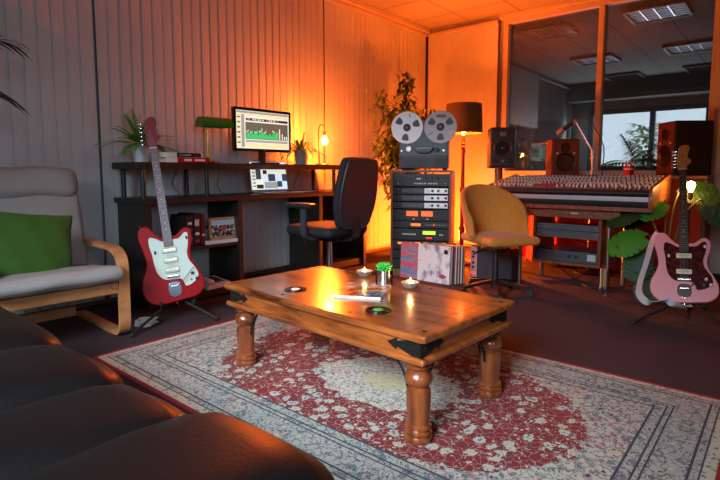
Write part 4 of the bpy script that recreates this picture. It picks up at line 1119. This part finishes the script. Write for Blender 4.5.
MB().lathe([(.185, 1.30), (.172, 1.585), (.169, 1.585), (.182, 1.30), (.185, 1.30)], n=40).build('shade', shm, fl)
sf_ = MB()
for k in range(3):
    a = k * 2 * PI / 3; sf_.tube([(0, 0, 1.30), (.181 * math.cos(a), .181 * math.sin(a), 1.315)], .0025, 5)
sf_.build('shade_spider', brass, fl)
MB().lathe([(0, 1.28), (.014, 1.285), (.028, 1.33), (.030, 1.36), (.02, 1.39), (0, 1.395)], n=18).build('bulb', EM('floor_lamp_bulb', '#ffb050', 20), fl)
bulb_light('floor_lamp_light', (4.56, 2.50, 1.44), 150, AMBER, .05)

# unseen orange lamp added behind the rack to make the corner glow
ul = thing('added_uplighter', 'small orange lamp added unseen behind the equipment rack for the corner glow', 'lamp', (4.82, 2.80, 0))
MB().lathe([(0, 0), (.075, 0), (.08, .01), (.085, .16), (.078, .16), (.07, .02), (0, .02)], n=28).build('housing', blk, ul)
MB().lathe([(0, .03), (.03, .05), (.045, .09), (.03, .13), (0, .14)], n=20).build('bulb', EM('added_uplighter_bulb', '#ff8a3a', 18), ul)
bulb_light('added_uplighter_light', (4.82, 2.80, .24), 240, AMBER, .06)

# ---------------------------------------------------------------- monitor loudspeaker on its stand
ss = thing('speaker_stand', 'black pole stand carrying the monitor loudspeaker left of the mixing desk', 'speaker stand', (4.62, 2.13, 0), face_rot(-.84, -.54))
MB().box((0, 0, .012), (.26, .26, .024), bev=.005).build('base', blk, ss)
MB().cyl((0, 0, .02), (0, 0, .955), .022, n=16).build('pole', blk, ss)
MB().box((0, 0, .962), (.24, .22, .016), bev=.003).build('top_plate', blk, ss)
sk = thing('monitor_speaker', 'black studio monitor speaker with ribbon tweeter left of the studio window', 'speaker', (4.62, 2.13, .970), face_rot(-.84, -.54))
MB().box((0, 0, .182), (.228, .26, .364), bev=.012).build('cabinet', M('speaker_satin_black', '#1b1c20', .5), sk)
MB().box((0, -.131, .182), (.20, .006, .34), bev=.002).build('baffle', M('speaker_baffle', '#22242a', .45), sk)
MB().box((0, -.136, .30), (.052, .006, .04), bev=.002).build('ribbon_tweeter', M('tweeter_silver', '#8d939c', .3, .7), sk)
dr = MB(); dr.lathe([(.082, 0), (.086, .004), (.08, .009), (.070, .006), (.045, -.018), (.022, -.022)], (0, -.134, .172), 36, axis=(0, -1, 0))
dr.build('woofer', M('woofer_cone', '#2c2a2c', .35), sk)
MB().ball((0, -.122, .172), .024, (1, .6, 1), n=16).build('dust_cap', M('dust_cap', '#5a3a34', .25), sk)
for x in (-.07, .07): MB().cyl((x, -.130, .05), (x, -.1365, .05), .026, n=24).build('port', blkmat, sk)
MB().cyl((0, -.133, .05), (0, -.142, .05), .013, n=18).build('volume_knob', steel, sk)

# ---------------------------------------------------------------- orange swivel chair
oh = thing('swivel_chair', 'mustard orange velvet shell chair on a black swivel base', 'swivel chair', (3.56, 1.66, 0), face_rot(-.55, -.83))
oh.scale = (.90, .90, .97)
vel = NT('mustard_velvet'); f = vel.noise(vel.coord(), 30, 4)
vel.set(Base_Color=vel.mix(f, lin('#b06a22'), lin('#cf8a34')), Roughness=.85, Sheen_Weight=.12); vel = vel.m
def shl(u, v):
    ph = -1.75 + 3.5 * u; q = math.cos(ph / 1.75 * PI / 2)
    top = .05 + .375 * (max(q, 0) ** .42)
    zz = .420 + top * v
    R = .262 + .035 * v - .03 * (1 - v) ** 2
    back = .045 * v * max(0, math.cos(ph))
    return Vector((R * math.sin(ph) * (1.0 if abs(ph) < 1.57 else .98), R * math.cos(ph) * .98 + back, zz))
m = MB(); m.grid(shl, 48, 14, thick=.045)
bmesh.ops.bevel(m.bm, geom=[e for e in m.bm.edges if len(e.link_faces) == 2 and e.calc_face_angle(0) > .9], offset=.016, segments=3, profile=.5, affect='EDGES')
m.build('shell', vel, oh, smooth=60)
MB().rbox((0, -.045, .440), (.46, .50, .062), .031, (0, 0, .014), 14).build('seat_cushion', vel, oh)
MB().cyl((0, 0, .355), (0, 0, .372), .12, n=24).build('seat_plate', blk, oh)
MB().cyl((0, 0, .09), (0, 0, .36), .028, .024, 18).build('gas_lift', blk, oh)
MB().tube([(-.05, -.0, .36), (-.21, -.05, .345), (-.24, -.06, .33)], .007, 8).build('lever', blk, oh)
MB().cyl((0, 0, .05), (0, 0, .11), .038, n=18, bev=.005).build('hub', blk, oh)
for i in range(5):
    a = 2 * PI * i / 5 + .55; x, y = math.cos(a), math.sin(a)
    l = MB().ribbon([(x * .03, y * .03, .105), (x * .15, y * .15, .088), (x * .285, y * .285, .062)], .034, .022, (-y, x, 0)).build('leg', M('base_satin_black', '#1a1614', .28), oh)
    MB().cyl((x * .285 - y * .014, y * .285 + x * .014, .029), (x * .285 + y * .014, y * .285 - x * .014, .029), .028, n=16, bev=.004).build('caster', blkmat, l)

# guitar amp on the floor
ga = thing('amplifier_box', 'low black amplifier box with a silver control strip on the floor behind the orange chair', 'amplifier', (4.08, 1.90, 0))
MB().box((0, 0, .145), (.21, .38, .285), bev=.008).build('cabinet', M('amp_black', '#1d1f24', .6), ga)
MB().box((-.106, -.03, .145), (.004, .29, .26), bev=.001).build('grille_cloth', M('amp_grille', '#33363c', .8, scale=250, var=.4), ga)
MB().box((-.107, .155, .145), (.006, .06, .265), bev=.001).build('control_strip', sil, ga)
for z in (.235, .19, .14, .10): MB().cyl((-.110, .155, z), (-.122, .155, z), .010, n=14).build('knob', blk, ga)
MB().box((-.111, .155, .05), (.003, .04, .016)).build('pink_badge', EM('pink_lamp', '#ff4a6a', .8), ga)

# ---------------------------------------------------------------- mixing desk table
mt = thing('mixer_table', 'walnut table on steel legs carrying the mixing console', 'table', (4.25, 1.33, 0))
MB().box((.02, .0, .655), (.66, 1.24, .03), bev=.003).build('tabletop', cherry, mt)
MB().box((-.235, -.01, .605), (.022, .80, .07), bev=.002).build('front_rail', cherry, mt)
MB().box((-.2475, -.09, .607), (.003, .05, .010)).build('handle', sil, mt)
for (x, y) in ((-.225, -.335), (-.225, .335), (.27, -.335), (.27, .335)): tag(MB().cyl((x, y, 0), (x, y, .64), .016, n=16).build('leg', steel, mt), 'brushed steel leg')
for y in (-.262, .235): MB().box((.03, y, .42), (.44, .024, .44), bev=.002).build('side_panel', cherry, mt)
MB().box((.03, -.013, .205), (.46, .52, .022), bev=.002).build('lower_shelf', cherry, mt)
# devices on/in the table
def patchbay(z, label):
    p = thing('patch_bay', label, 'patch bay', (4.20, 1.3165, z), 0, 'patch bays under the console')
    MB().box((.0, 0, .022), (.22, .466, .044), bev=.002).build('body', darkgrey, p)
    MB().box((-.112, 0, .022), (.004, .468, .046)).build('faceplate', M('bay_face', '#5e636b', .4, .3), p)
    jk = MB()
    for i in range(24):
        for j in range(2): jk.cyl((-.113, -.21 + i * .0183, .012 + j * .02), (-.1165, -.21 + i * .0183, .012 + j * .02), .0058, n=8)
    tag(jk.build('jacks', blk, p), kind='stuff')
    return p
tag(MB().box((4.22, 1.3165, .408), (.30, .490, .010)).build('support_shelf', cherry), 'thin wooden shelf under the two patch bays below the console', 'shelf')
patchbay(.4135, 'lower grey patch bay with rows of jacks under the mixing console')
patchbay(.4655, 'upper grey patch bay with rows of jacks under the mixing console')
pa = thing('power_amplifier', 'grey power amplifier lying on the lowest shelf under the mixing console', 'amplifier', (4.26, 1.3165, .2165))
MB().box((0, 0, .042), (.34, .46, .08), bev=.004).build('body', M('amp_grey', '#3b4048', .4, .3), pa)
MB().box((-.172, 0, .042), (.005, .47, .082), bev=.001).build('faceplate', M('amp_face', '#4d545e', .38, .4), pa)
for y in (-.03, -.08): MB().cyl((-.174, y, .045), (-.19, y, .045), .012, n=16).build('knob', blk, pa)
MB().box((-.1755, -.19, .045), (.003, .06, .05)).build('label_plate', sil, pa)
cl = MB()
def cf(u, v):
    return Vector((4.97 + .035 * math.sin(u * 34) + .02 * math.sin(u * 13 + v * 4), .80 + 1.25 * u, .05 + .80 * v + .015 * math.sin(u * 20)))
cl.grid(cf, 90, 14, thick=.004)
tag(cl.build('red_cloth', M('red_cloth_fabric', '#b01230', .8, var=.25, scale=8)), 'deep red cloth hanging in folds below the ledge behind the mixing table', 'cloth')
ccs = (('black cable drooping in a loop under the lower table shelf', '#141416', [(4.45, 1.62, .30), (4.40, 1.45, .10), (4.35, 1.25, .02), (4.42, 1.12, .09), (4.5, 1.0, .25)]),
       ('dark grey cable lying on the carpet below the mixing table', '#2c2c30', [(4.3, 1.70, .012), (4.25, 1.5, .010), (4.35, 1.3, .010), (4.2, 1.15, .010), (4.4, .95, .010)]),
       ('black cable crossing the red cloth behind the patch bays', '#17171a', [(4.60, 1.55, .45), (4.65, 1.45, .34), (4.72, 1.30, .30), (4.65, 1.15, .40)]),
       ('thin black cable sagging from the amplifier to the floor', '#101012', [(4.46, 1.40, .25), (4.5, 1.36, .14), (4.42, 1.30, .05), (4.28, 1.42, .010), (4.20, 1.55, .010)]))
for lab, hx, pts in ccs: tag(MB().tube(smooth_open(pts, 8), .0055, 6).build('cable', M('cable_' + hx[1:], hx, .55)), lab, 'cable')
for i, (hx, nm) in enumerate((('#d8d4cc', 'white'), ('#c41f2a', 'red'), ('#2f8a3c', 'green'), ('#d9b52a', 'yellow'), ('#2a5fa8', 'blue'), ('#e07a2a', 'orange'), ('#1b1b1e', 'black'))):
    y = 1.105 - i * .008; x = 4.010 - .006 * (i % 3)
    c = thing('patch_cable', nm + ' patch cable in the bunch hanging at the right side of the mixing table', 'cable', (x, y - .07, .0), 0, 'hanging patch cables')
    MB().tube(smooth_open([(.045, .0, .20), (.01, 0, .205), (-.004, 0, .19), (-.006 - .002 * i, -.004, .12), (-.004, 0, .055 + .006 * (i % 4))], 5), .0034, 6).build('wire', M('wire_' + nm, hx, .45), c)
    MB().cyl((-.004, 0, .055 + .006 * (i % 4)), (-.004, 0, .02 + .006 * (i % 4)), .0048, n=8).build('plug', M('plug_dark', '#2a2a2e', .4), c)

# mixing console
mx = thing('mixing_console', 'wide mixing console with rows of channel strips and wooden cheeks on the walnut table', 'mixing console', (4.25, 1.33, .670))
prf = [(-.30, 0), (-.315, .03), (-.315, .095), (-.295, .125), (.30, .215), (.335, .205), (.34, 0)]
def wprism(pts, y0, y1, bev=0):
    T = Matrix(((1, 0, 0, 0), (0, 1, 0, 0), (0, 0, 1, 0), (0, 0, 0, 1)))
    return MB().prism(pts, y1 - y0, y0, bev)
wprism(prf, -.60, .60, .002).build('body', M('console_dark', '#25272c', .45, .2), mx)
for s_ in (-1, 1):
    p2 = [(-.325, -.0), (-.335, .035), (-.33, .105), (-.30, .14), (.30, .232), (.345, .222), (.355, 0)]
    tag(wprism(p2, s_ * .612 - .0115, s_ * .612 + .0115, .003).build('side_cheek', WOOD('cheek_wood', '#6b3a1c', '#a8703c', 1.2, (1, 8, 8), .35, .3), mx), 'wooden end cheek')
MB().cyl((-.312, -.60, .10), (-.312, .60, .10), .021, n=18).build('arm_rest', M('padded_vinyl', '#141417', .55), mx)
tag(MB().box((-.318, 0, .060), (.010, 1.20, .034), bev=.003).build('front_trim', M('satin_aluminium', '#aeb2ba', .38, .5), mx), 'pale aluminium strip along the front')
ang = math.atan2(.09, .595); ST = Matrix.Translation((-.295, 0, .1255)) @ Matrix.Rotation(-ang, 4, 'Y')
s1 = MB(); NCH = 40
for i in range(NCH):
    y = -.585 + i * .03
    s1.box((.30, y, .001), (.585, .0145, .003), mat=ST)
s1.build('channel_strips', M('strip_light', '#8f8a88', .45), mx)
s2 = MB()
for i in range(NCH): s2.box((.30, -.57 + i * .03, .0005), (.585, .006, .002), mat=ST)
s2.build('channel_dividers', M('strip_dark_red', '#3a1f20', .5), mx)
capw = M('fader_cap_white', '#e6dcd6', .35); capr = M('fader_cap_red', '#c42226', .4); kgrey = M('knob_grey', '#cfc8c4', .4); 
r_ = random.Random(8)
for i in range(NCH):
    y = -.585 + i * .03; mm = capr if 22 <= i <= 27 else capw
    MB().box((.045 + r_.uniform(0, .05), y, .012), (.022, .012, .02), bev=.003, mat=ST).build('fader_cap', mm, mx)
for i in range(NCH):
    y = -.585 + i * .03
    MB().cyl(ST @ Vector((.165, y, .002)), ST @ Vector((.165, y, .022)), .0075, .006, 10).build('knob', capr if 20 <= i <= 26 else kgrey, mx)
kk = MB()
for j in range(11):
    for i in range(NCH):
        kk.cyl(ST @ Vector((.205 + j * .034, -.585 + i * .03, .002)), ST @ Vector((.205 + j * .034, -.585 + i * .03, .018)), .0062, .005, 8, mi=0 if (j + (i // 8)) % 4 else 1)
tag(kk.build('small_knobs', [kgrey, M('knob_dark', '#2a2325', .4)], mx), kind='stuff')
# gooseneck lamp-like microphone on a boom
ms = thing('microphone_stand', 'steel boom stand holding the microphone behind the mixing console', 'microphone stand', (4.86, 1.365, 0))
MB().lathe([(0, 0), (.12, 0), (.12, .012), (.10, .02), (.03, .03), (0, .03)], n=28).build('base', blk, ms)
MB().cyl((0, 0, .02), (0, 0, 1.06), .012, n=14).build('pole', chrome, ms)
MB().cyl((0, 0, 1.03), (0, 0, 1.12), .020, n=14, bev=.003).build('clutch', steel, ms)
MB().tube([(0, 0, 1.10), (-.03, .15, 1.375)], .010, 10).build('boom_arm', chrome, ms)
MB().ball((-.03, .15, 1.378), .022, n=12).build('swivel_joint', steel, ms)
mc = thing('microphone', 'steel and black microphone clamped on the boom, pointing down to the left', 'microphone', (4.82, 1.522, 1.378))
MB().cyl((0, .022, -.012), (-.012, .095, -.070), .019, .022, 18, bev=.003).build('body', M('mic_dark', '#3a3638', .35, .6), mc)
MB().cyl((-.012, .095, -.070), (-.02, .145, -.110), .026, .024, 18, bev=.008).build('grille', M('mic_grille', '#b3a39a', .35, .7, scale=300, var=.3), mc)
tag(MB().tube(smooth_open([(4.82, 1.50, 1.40), (4.80, 1.40, 1.385), (4.83, 1.30, 1.22), (4.85, 1.27, 1.10), (4.855, 1.28, .92), (4.87, 1.30, .5), (4.90, 1.25, .02)], 8), .005, 6).build('microphone_cable', blk), 'black cable arching from the microphone down behind the console', 'cable')

# ledge below the glass with big speakers, cup; palm behind the glass
lg = thing('window_ledge', 'long wooden ledge under the studio window behind the mixing console', 'ledge', (5.36, 1.30, 0))
MB().box((0, 0, .875), (.60, 1.56, .03), bev=.004).build('top_board', cherry, lg)
for y in (-.76, .76): MB().box((.03, y, .43), (.50, .03, .86), bev=.003).build('end_panel', cherry, lg)
MB().box((.27, 0, .43), (.02, 1.49, .86)).build('back_board', M('ledge_back', '#5a241c', .7), lg)
def big_speaker(loc, rz, w, d, h, wood, label):
    s = thing('large_speaker', label, 'speaker', loc, rz, 'large speakers on the ledge')
    MB().box((0, 0, h / 2), (w, d, h), bev=.008).build('cabinet', wood, s)
    MB().box((0, -d / 2 - .002, h / 2), (w - .03, .008, h - .03), bev=.002).build('baffle', M('baffle_red_brown', '#6a2c1c', .45), s)
    for (z, r) in ((h * .36, w * .33), (h * .76, w * .17)):
        k = MB().lathe([(r, 0), (r * 1.06, .004), (r, .010), (r * .86, .006), (r * .5, -.02), (r * .25, -.024)], (0, -d / 2 - .006, z), 32, axis=(0, -1, 0)).build('driver', M('driver_cone', '#1c1a1c', .35), s)
        MB().ball((0, -d / 2 + .008, z), r * .27, (1, .6, 1), n=14).build('dust_cap', M('driver_cap', '#8a6a50', .3), k)
    for x in (-.08, .08): MB().cyl((x, -d / 2 - .004, h * .60), (x, -d / 2 - .012, h * .60), .010, n=12).build('control_knob', whitep, s)
    return s
big_speaker((5.33, .735, .890), face_rot(-.62, .78), .28, .32, .47, M('speaker_black_ash', '#121114', .5), 'tall black speaker turned sideways on the ledge at the right end of the glass')
big_speaker((5.36, 1.80, .890), face_rot(-.85, -.53), .27, .24, .36, WOOD('speaker_walnut', '#3c1d10', '#6b3a20', 1.2, (6, 6, 1), .5), 'brown wooden speaker on the ledge behind the microphone')
cu = thing('pen_cup', 'red cup with a white band and pens standing on the ledge behind the console', 'cup', (5.17, 1.135, .890))
MB().lathe([(0, 0), (.038, 0), (.04, .004), (.045, .085), (.041, .085), (.036, .01), (0, .01)], n=24).build('cup', M('red_cup', '#c41a22', .35), cu)
MB().lathe([(.0432, .05), (.0445, .062), (.0438, .062), (.0425, .05), (.0432, .05)], n=24).build('white_band', whitep, cu)
for i, (x, y) in enumerate(((.012, .01), (-.015, .012), (.0, -.018), (.02, -.006))): MB().cyl((x * .6, y * .6, .012), (x * 1.6, y * 1.6, .125 + .012 * i), .004, n=8).build('pen', (whitep, brass, blk, capr)[i], cu)
pl = thing('potted_palm', 'green palm in a pot seen through the right pane of the studio window', 'plant', (6.45, 1.33, 0))
MB().lathe([(0, 0), (.15, 0), (.19, .36), (.175, .36), (.165, .32), (0, .32)], n=24).build('pot', M('palm_pot_grey', '#6a6a6a', .6), pl)
MB().cyl((0, 0, .3), (0.0, 0, .98), .03, .022, 10).build('trunk', M('palm_trunk', '#4a3c2a', .9), pl)
m = MB(); r_ = random.Random(31)
for i in range(22):
    a = 2 * PI * .382 * i; e = r_.uniform(.15, 1.25); L = r_.uniform(.38, .55); d = Vector((math.cos(a) * math.cos(e), math.sin(a) * math.cos(e), math.sin(e)))
    prev = Vector((0, 0, .96))
    for k in range(1, 11):
        t = k / 10; q = Vector((0, 0, .96)) + d * L * t + Vector((0, 0, -.34 * t * t * math.cos(e))); dd = (q - prev).normalized(); sd = dd.cross(Vector((0, 0, 1))).normalized()
        m.cyl(prev, q, .003, n=4)
        if k > 2:
            for s_ in (-1, 1): m.leaf(q, dd * .9 + sd * s_, (0, 0, 1), .19 * (1.2 - t * .7), .028, .35, n=3)
        prev = q
m.build('fronds', M('indoor_palm_leaf', '#5aa84e', .5, var=.35), pl, smooth=0)

# ---------------------------------------------------------------- monstera, bulb lamp and pink guitar at the right
mo = thing('monstera_plant', 'large monstera with split leaves beside the mixing table at the right', 'plant', (4.20, .66, 0))
MB().lathe([(0, 0), (.11, 0), (.115, .006), (.14, .24), (.13, .24), (.12, .21), (0, .21)], n=28).build('pot', M('monstera_pot', '#1c1a1a', .6), mo)
MB().cyl((0, 0, .20), (0, 0, .215), .122, n=24).build('soil', soil, mo)
def monstera_leaf(c, nrm, up, size, mat):
    """heart-shaped leaf with side splits"""
    pts = [(0, .0)]; side = []
    K = 7
    for k in range(K):
        t0, t1 = k / K, (k + .72) / K
        wf = lambda t: .52 * math.sin(PI * min(1, .16 + .84 * (1 - t) ** 1.0 * .93)) ** .8 * (1 - .25 * t)
        for t in (t0, (t0 + t1) / 2, t1): side.append((wf(t), t - .10 * (1 - t)))
        if 1 <= k < K - 1: side.append((wf(t1) * .50, t1 + .035))
    b = bmesh.new()
    N = Vector(nrm).normalized(); U = (Vector(up) - N * Vector(up).dot(N)).normalized(); S = U.cross(N).normalized()
    def pt(x, y): return Vector(c) + (S * x + U * y + N * (-.28 * x * x - .22 * (y - .3) ** 2)) * size
    cen = [b.verts.new(pt(0, -.02 + 1.03 * i / 12)) for i in range(13)]
    for s_ in (-1, 1):
        vs = [b.verts.new(pt(s_ * x, y)) for x, y in side]
        for i in range(len(vs) - 1):
            j0 = min(12, max(0, round((side[i][1]) * 12))); j1 = min(12, max(0, round(side[i + 1][1] * 12)))
            loop = [vs[i], vs[i + 1], cen[j1]] + ([cen[j0]] if j0 != j1 else [])
            try: b.faces.new(loop if s_ > 0 else loop[::-1])
            except ValueError: pass
        try: b.faces.new([vs[-1], cen[12], cen[11]])
        except ValueError: pass
    m = MB(); m._merge(b); return m.build('leaf', mat, mo, smooth=0)
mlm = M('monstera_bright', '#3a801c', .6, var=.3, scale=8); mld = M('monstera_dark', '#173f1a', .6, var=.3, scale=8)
O = Vector((4.20, .66, 0))
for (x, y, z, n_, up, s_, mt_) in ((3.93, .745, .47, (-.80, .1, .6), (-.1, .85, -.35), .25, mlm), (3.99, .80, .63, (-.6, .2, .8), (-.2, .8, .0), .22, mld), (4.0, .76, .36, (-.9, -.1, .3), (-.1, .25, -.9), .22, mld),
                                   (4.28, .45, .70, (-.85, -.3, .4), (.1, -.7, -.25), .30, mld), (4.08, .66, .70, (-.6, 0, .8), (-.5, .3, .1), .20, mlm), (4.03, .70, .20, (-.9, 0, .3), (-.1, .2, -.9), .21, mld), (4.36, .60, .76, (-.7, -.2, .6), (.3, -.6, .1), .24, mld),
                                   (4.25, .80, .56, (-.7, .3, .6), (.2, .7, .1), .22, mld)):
    p = Vector((x, y, z)) - O
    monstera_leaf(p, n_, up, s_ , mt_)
    MB().tube(smooth_open([(p.x * .08, p.y * .08, .20), (p.x * .4, p.y * .4, .2 + (p.z - .2) * .75), (p.x * .85, p.y * .85, p.z + .02), p], 5), .0055, 6).build('stem', M('monstera_stem', '#5a6a2a', .5), mo)
fb = thing('filament_lamp', 'glowing bare filament bulb on a thin black stand behind the pink guitar', 'lamp', (4.36, .545, 0))
MB().lathe([(0, 0), (.09, 0), (.09, .01), (.02, .02), (0, .02)], n=24).build('base', blk, fb)
MB().cyl((0, 0, .015), (0, 0, .735), .007, n=10).build('pole', blk, fb)
MB().cyl((0, 0, .73), (0, 0, .775), .014, n=14).build('socket', blk, fb)
MB().lathe([(0, .770), (.012, .772), (.014, .785), (.027, .812), (.029, .83), (.022, .848), (0, .856)], n=18).build('bulb', filament, fb)
bulb_light('filament_lamp_light', (4.30, .56, .86), 7, (1.0, .40, .09), .03)

RP = face_rot(-.985, -.12)
gp = thing('guitar_stand', 'black tripod guitar stand holding the pink guitar', 'guitar stand', (3.66, .445, 0), RP); guitar_stand(gp)
pg = thing('electric_guitar', 'pale pink electric guitar with dark tortoiseshell pickguard and white strap at the right', 'guitar', (3.60, .445, .125))
pg.rotation_euler = (Matrix.Rotation(RP, 4, 'Z') @ Matrix.Rotation(math.radians(-4), 4, 'Y') @ Matrix.Rotation(math.radians(-26), 4, 'X')).to_euler()
pg.scale = (.95, .95, .89)
n = NT('tortoiseshell'); f = n.noise(n.coord(), 38, 4); n.set(Base_Color=n.ramp(f, [(.4, lin('#1c0a0a')), (.62, lin('#5a1a14'))]), Roughness=.2); tort = n.m
guitar(pg, M('shell_pink_lacquer', '#d88f96', .45, 0, .04, 6), tort, M('maple_headstock', '#a87838', .3, coat=.4), M('maple_neck_2', '#a87838', .35), M('dark_fingerboard', '#2c1a14', .45), {'z': (.33, .215), 'm': M('cream_pickup', '#d9cfae', .4), 'k': M('cream_knob', '#d8d0bc', .4)})
MB().ribbon(smooth_open([(-.150, -.006, .515), (-.185, .02, .45), (-.215, .01, .30), (-.245, -.03, .15), (-.25, -.09, .03), (-.20, -.14, -.045), (-.13, -.13, -.03), (-.09, -.11, -.02), (-.05, -.12, -.045), (.02, -.06, -.045), (.01, .0, -.02)], 7), .048, .004, (.75, -.6, .15)).build('strap', M('white_strap', '#b9b9be', .8), pg)
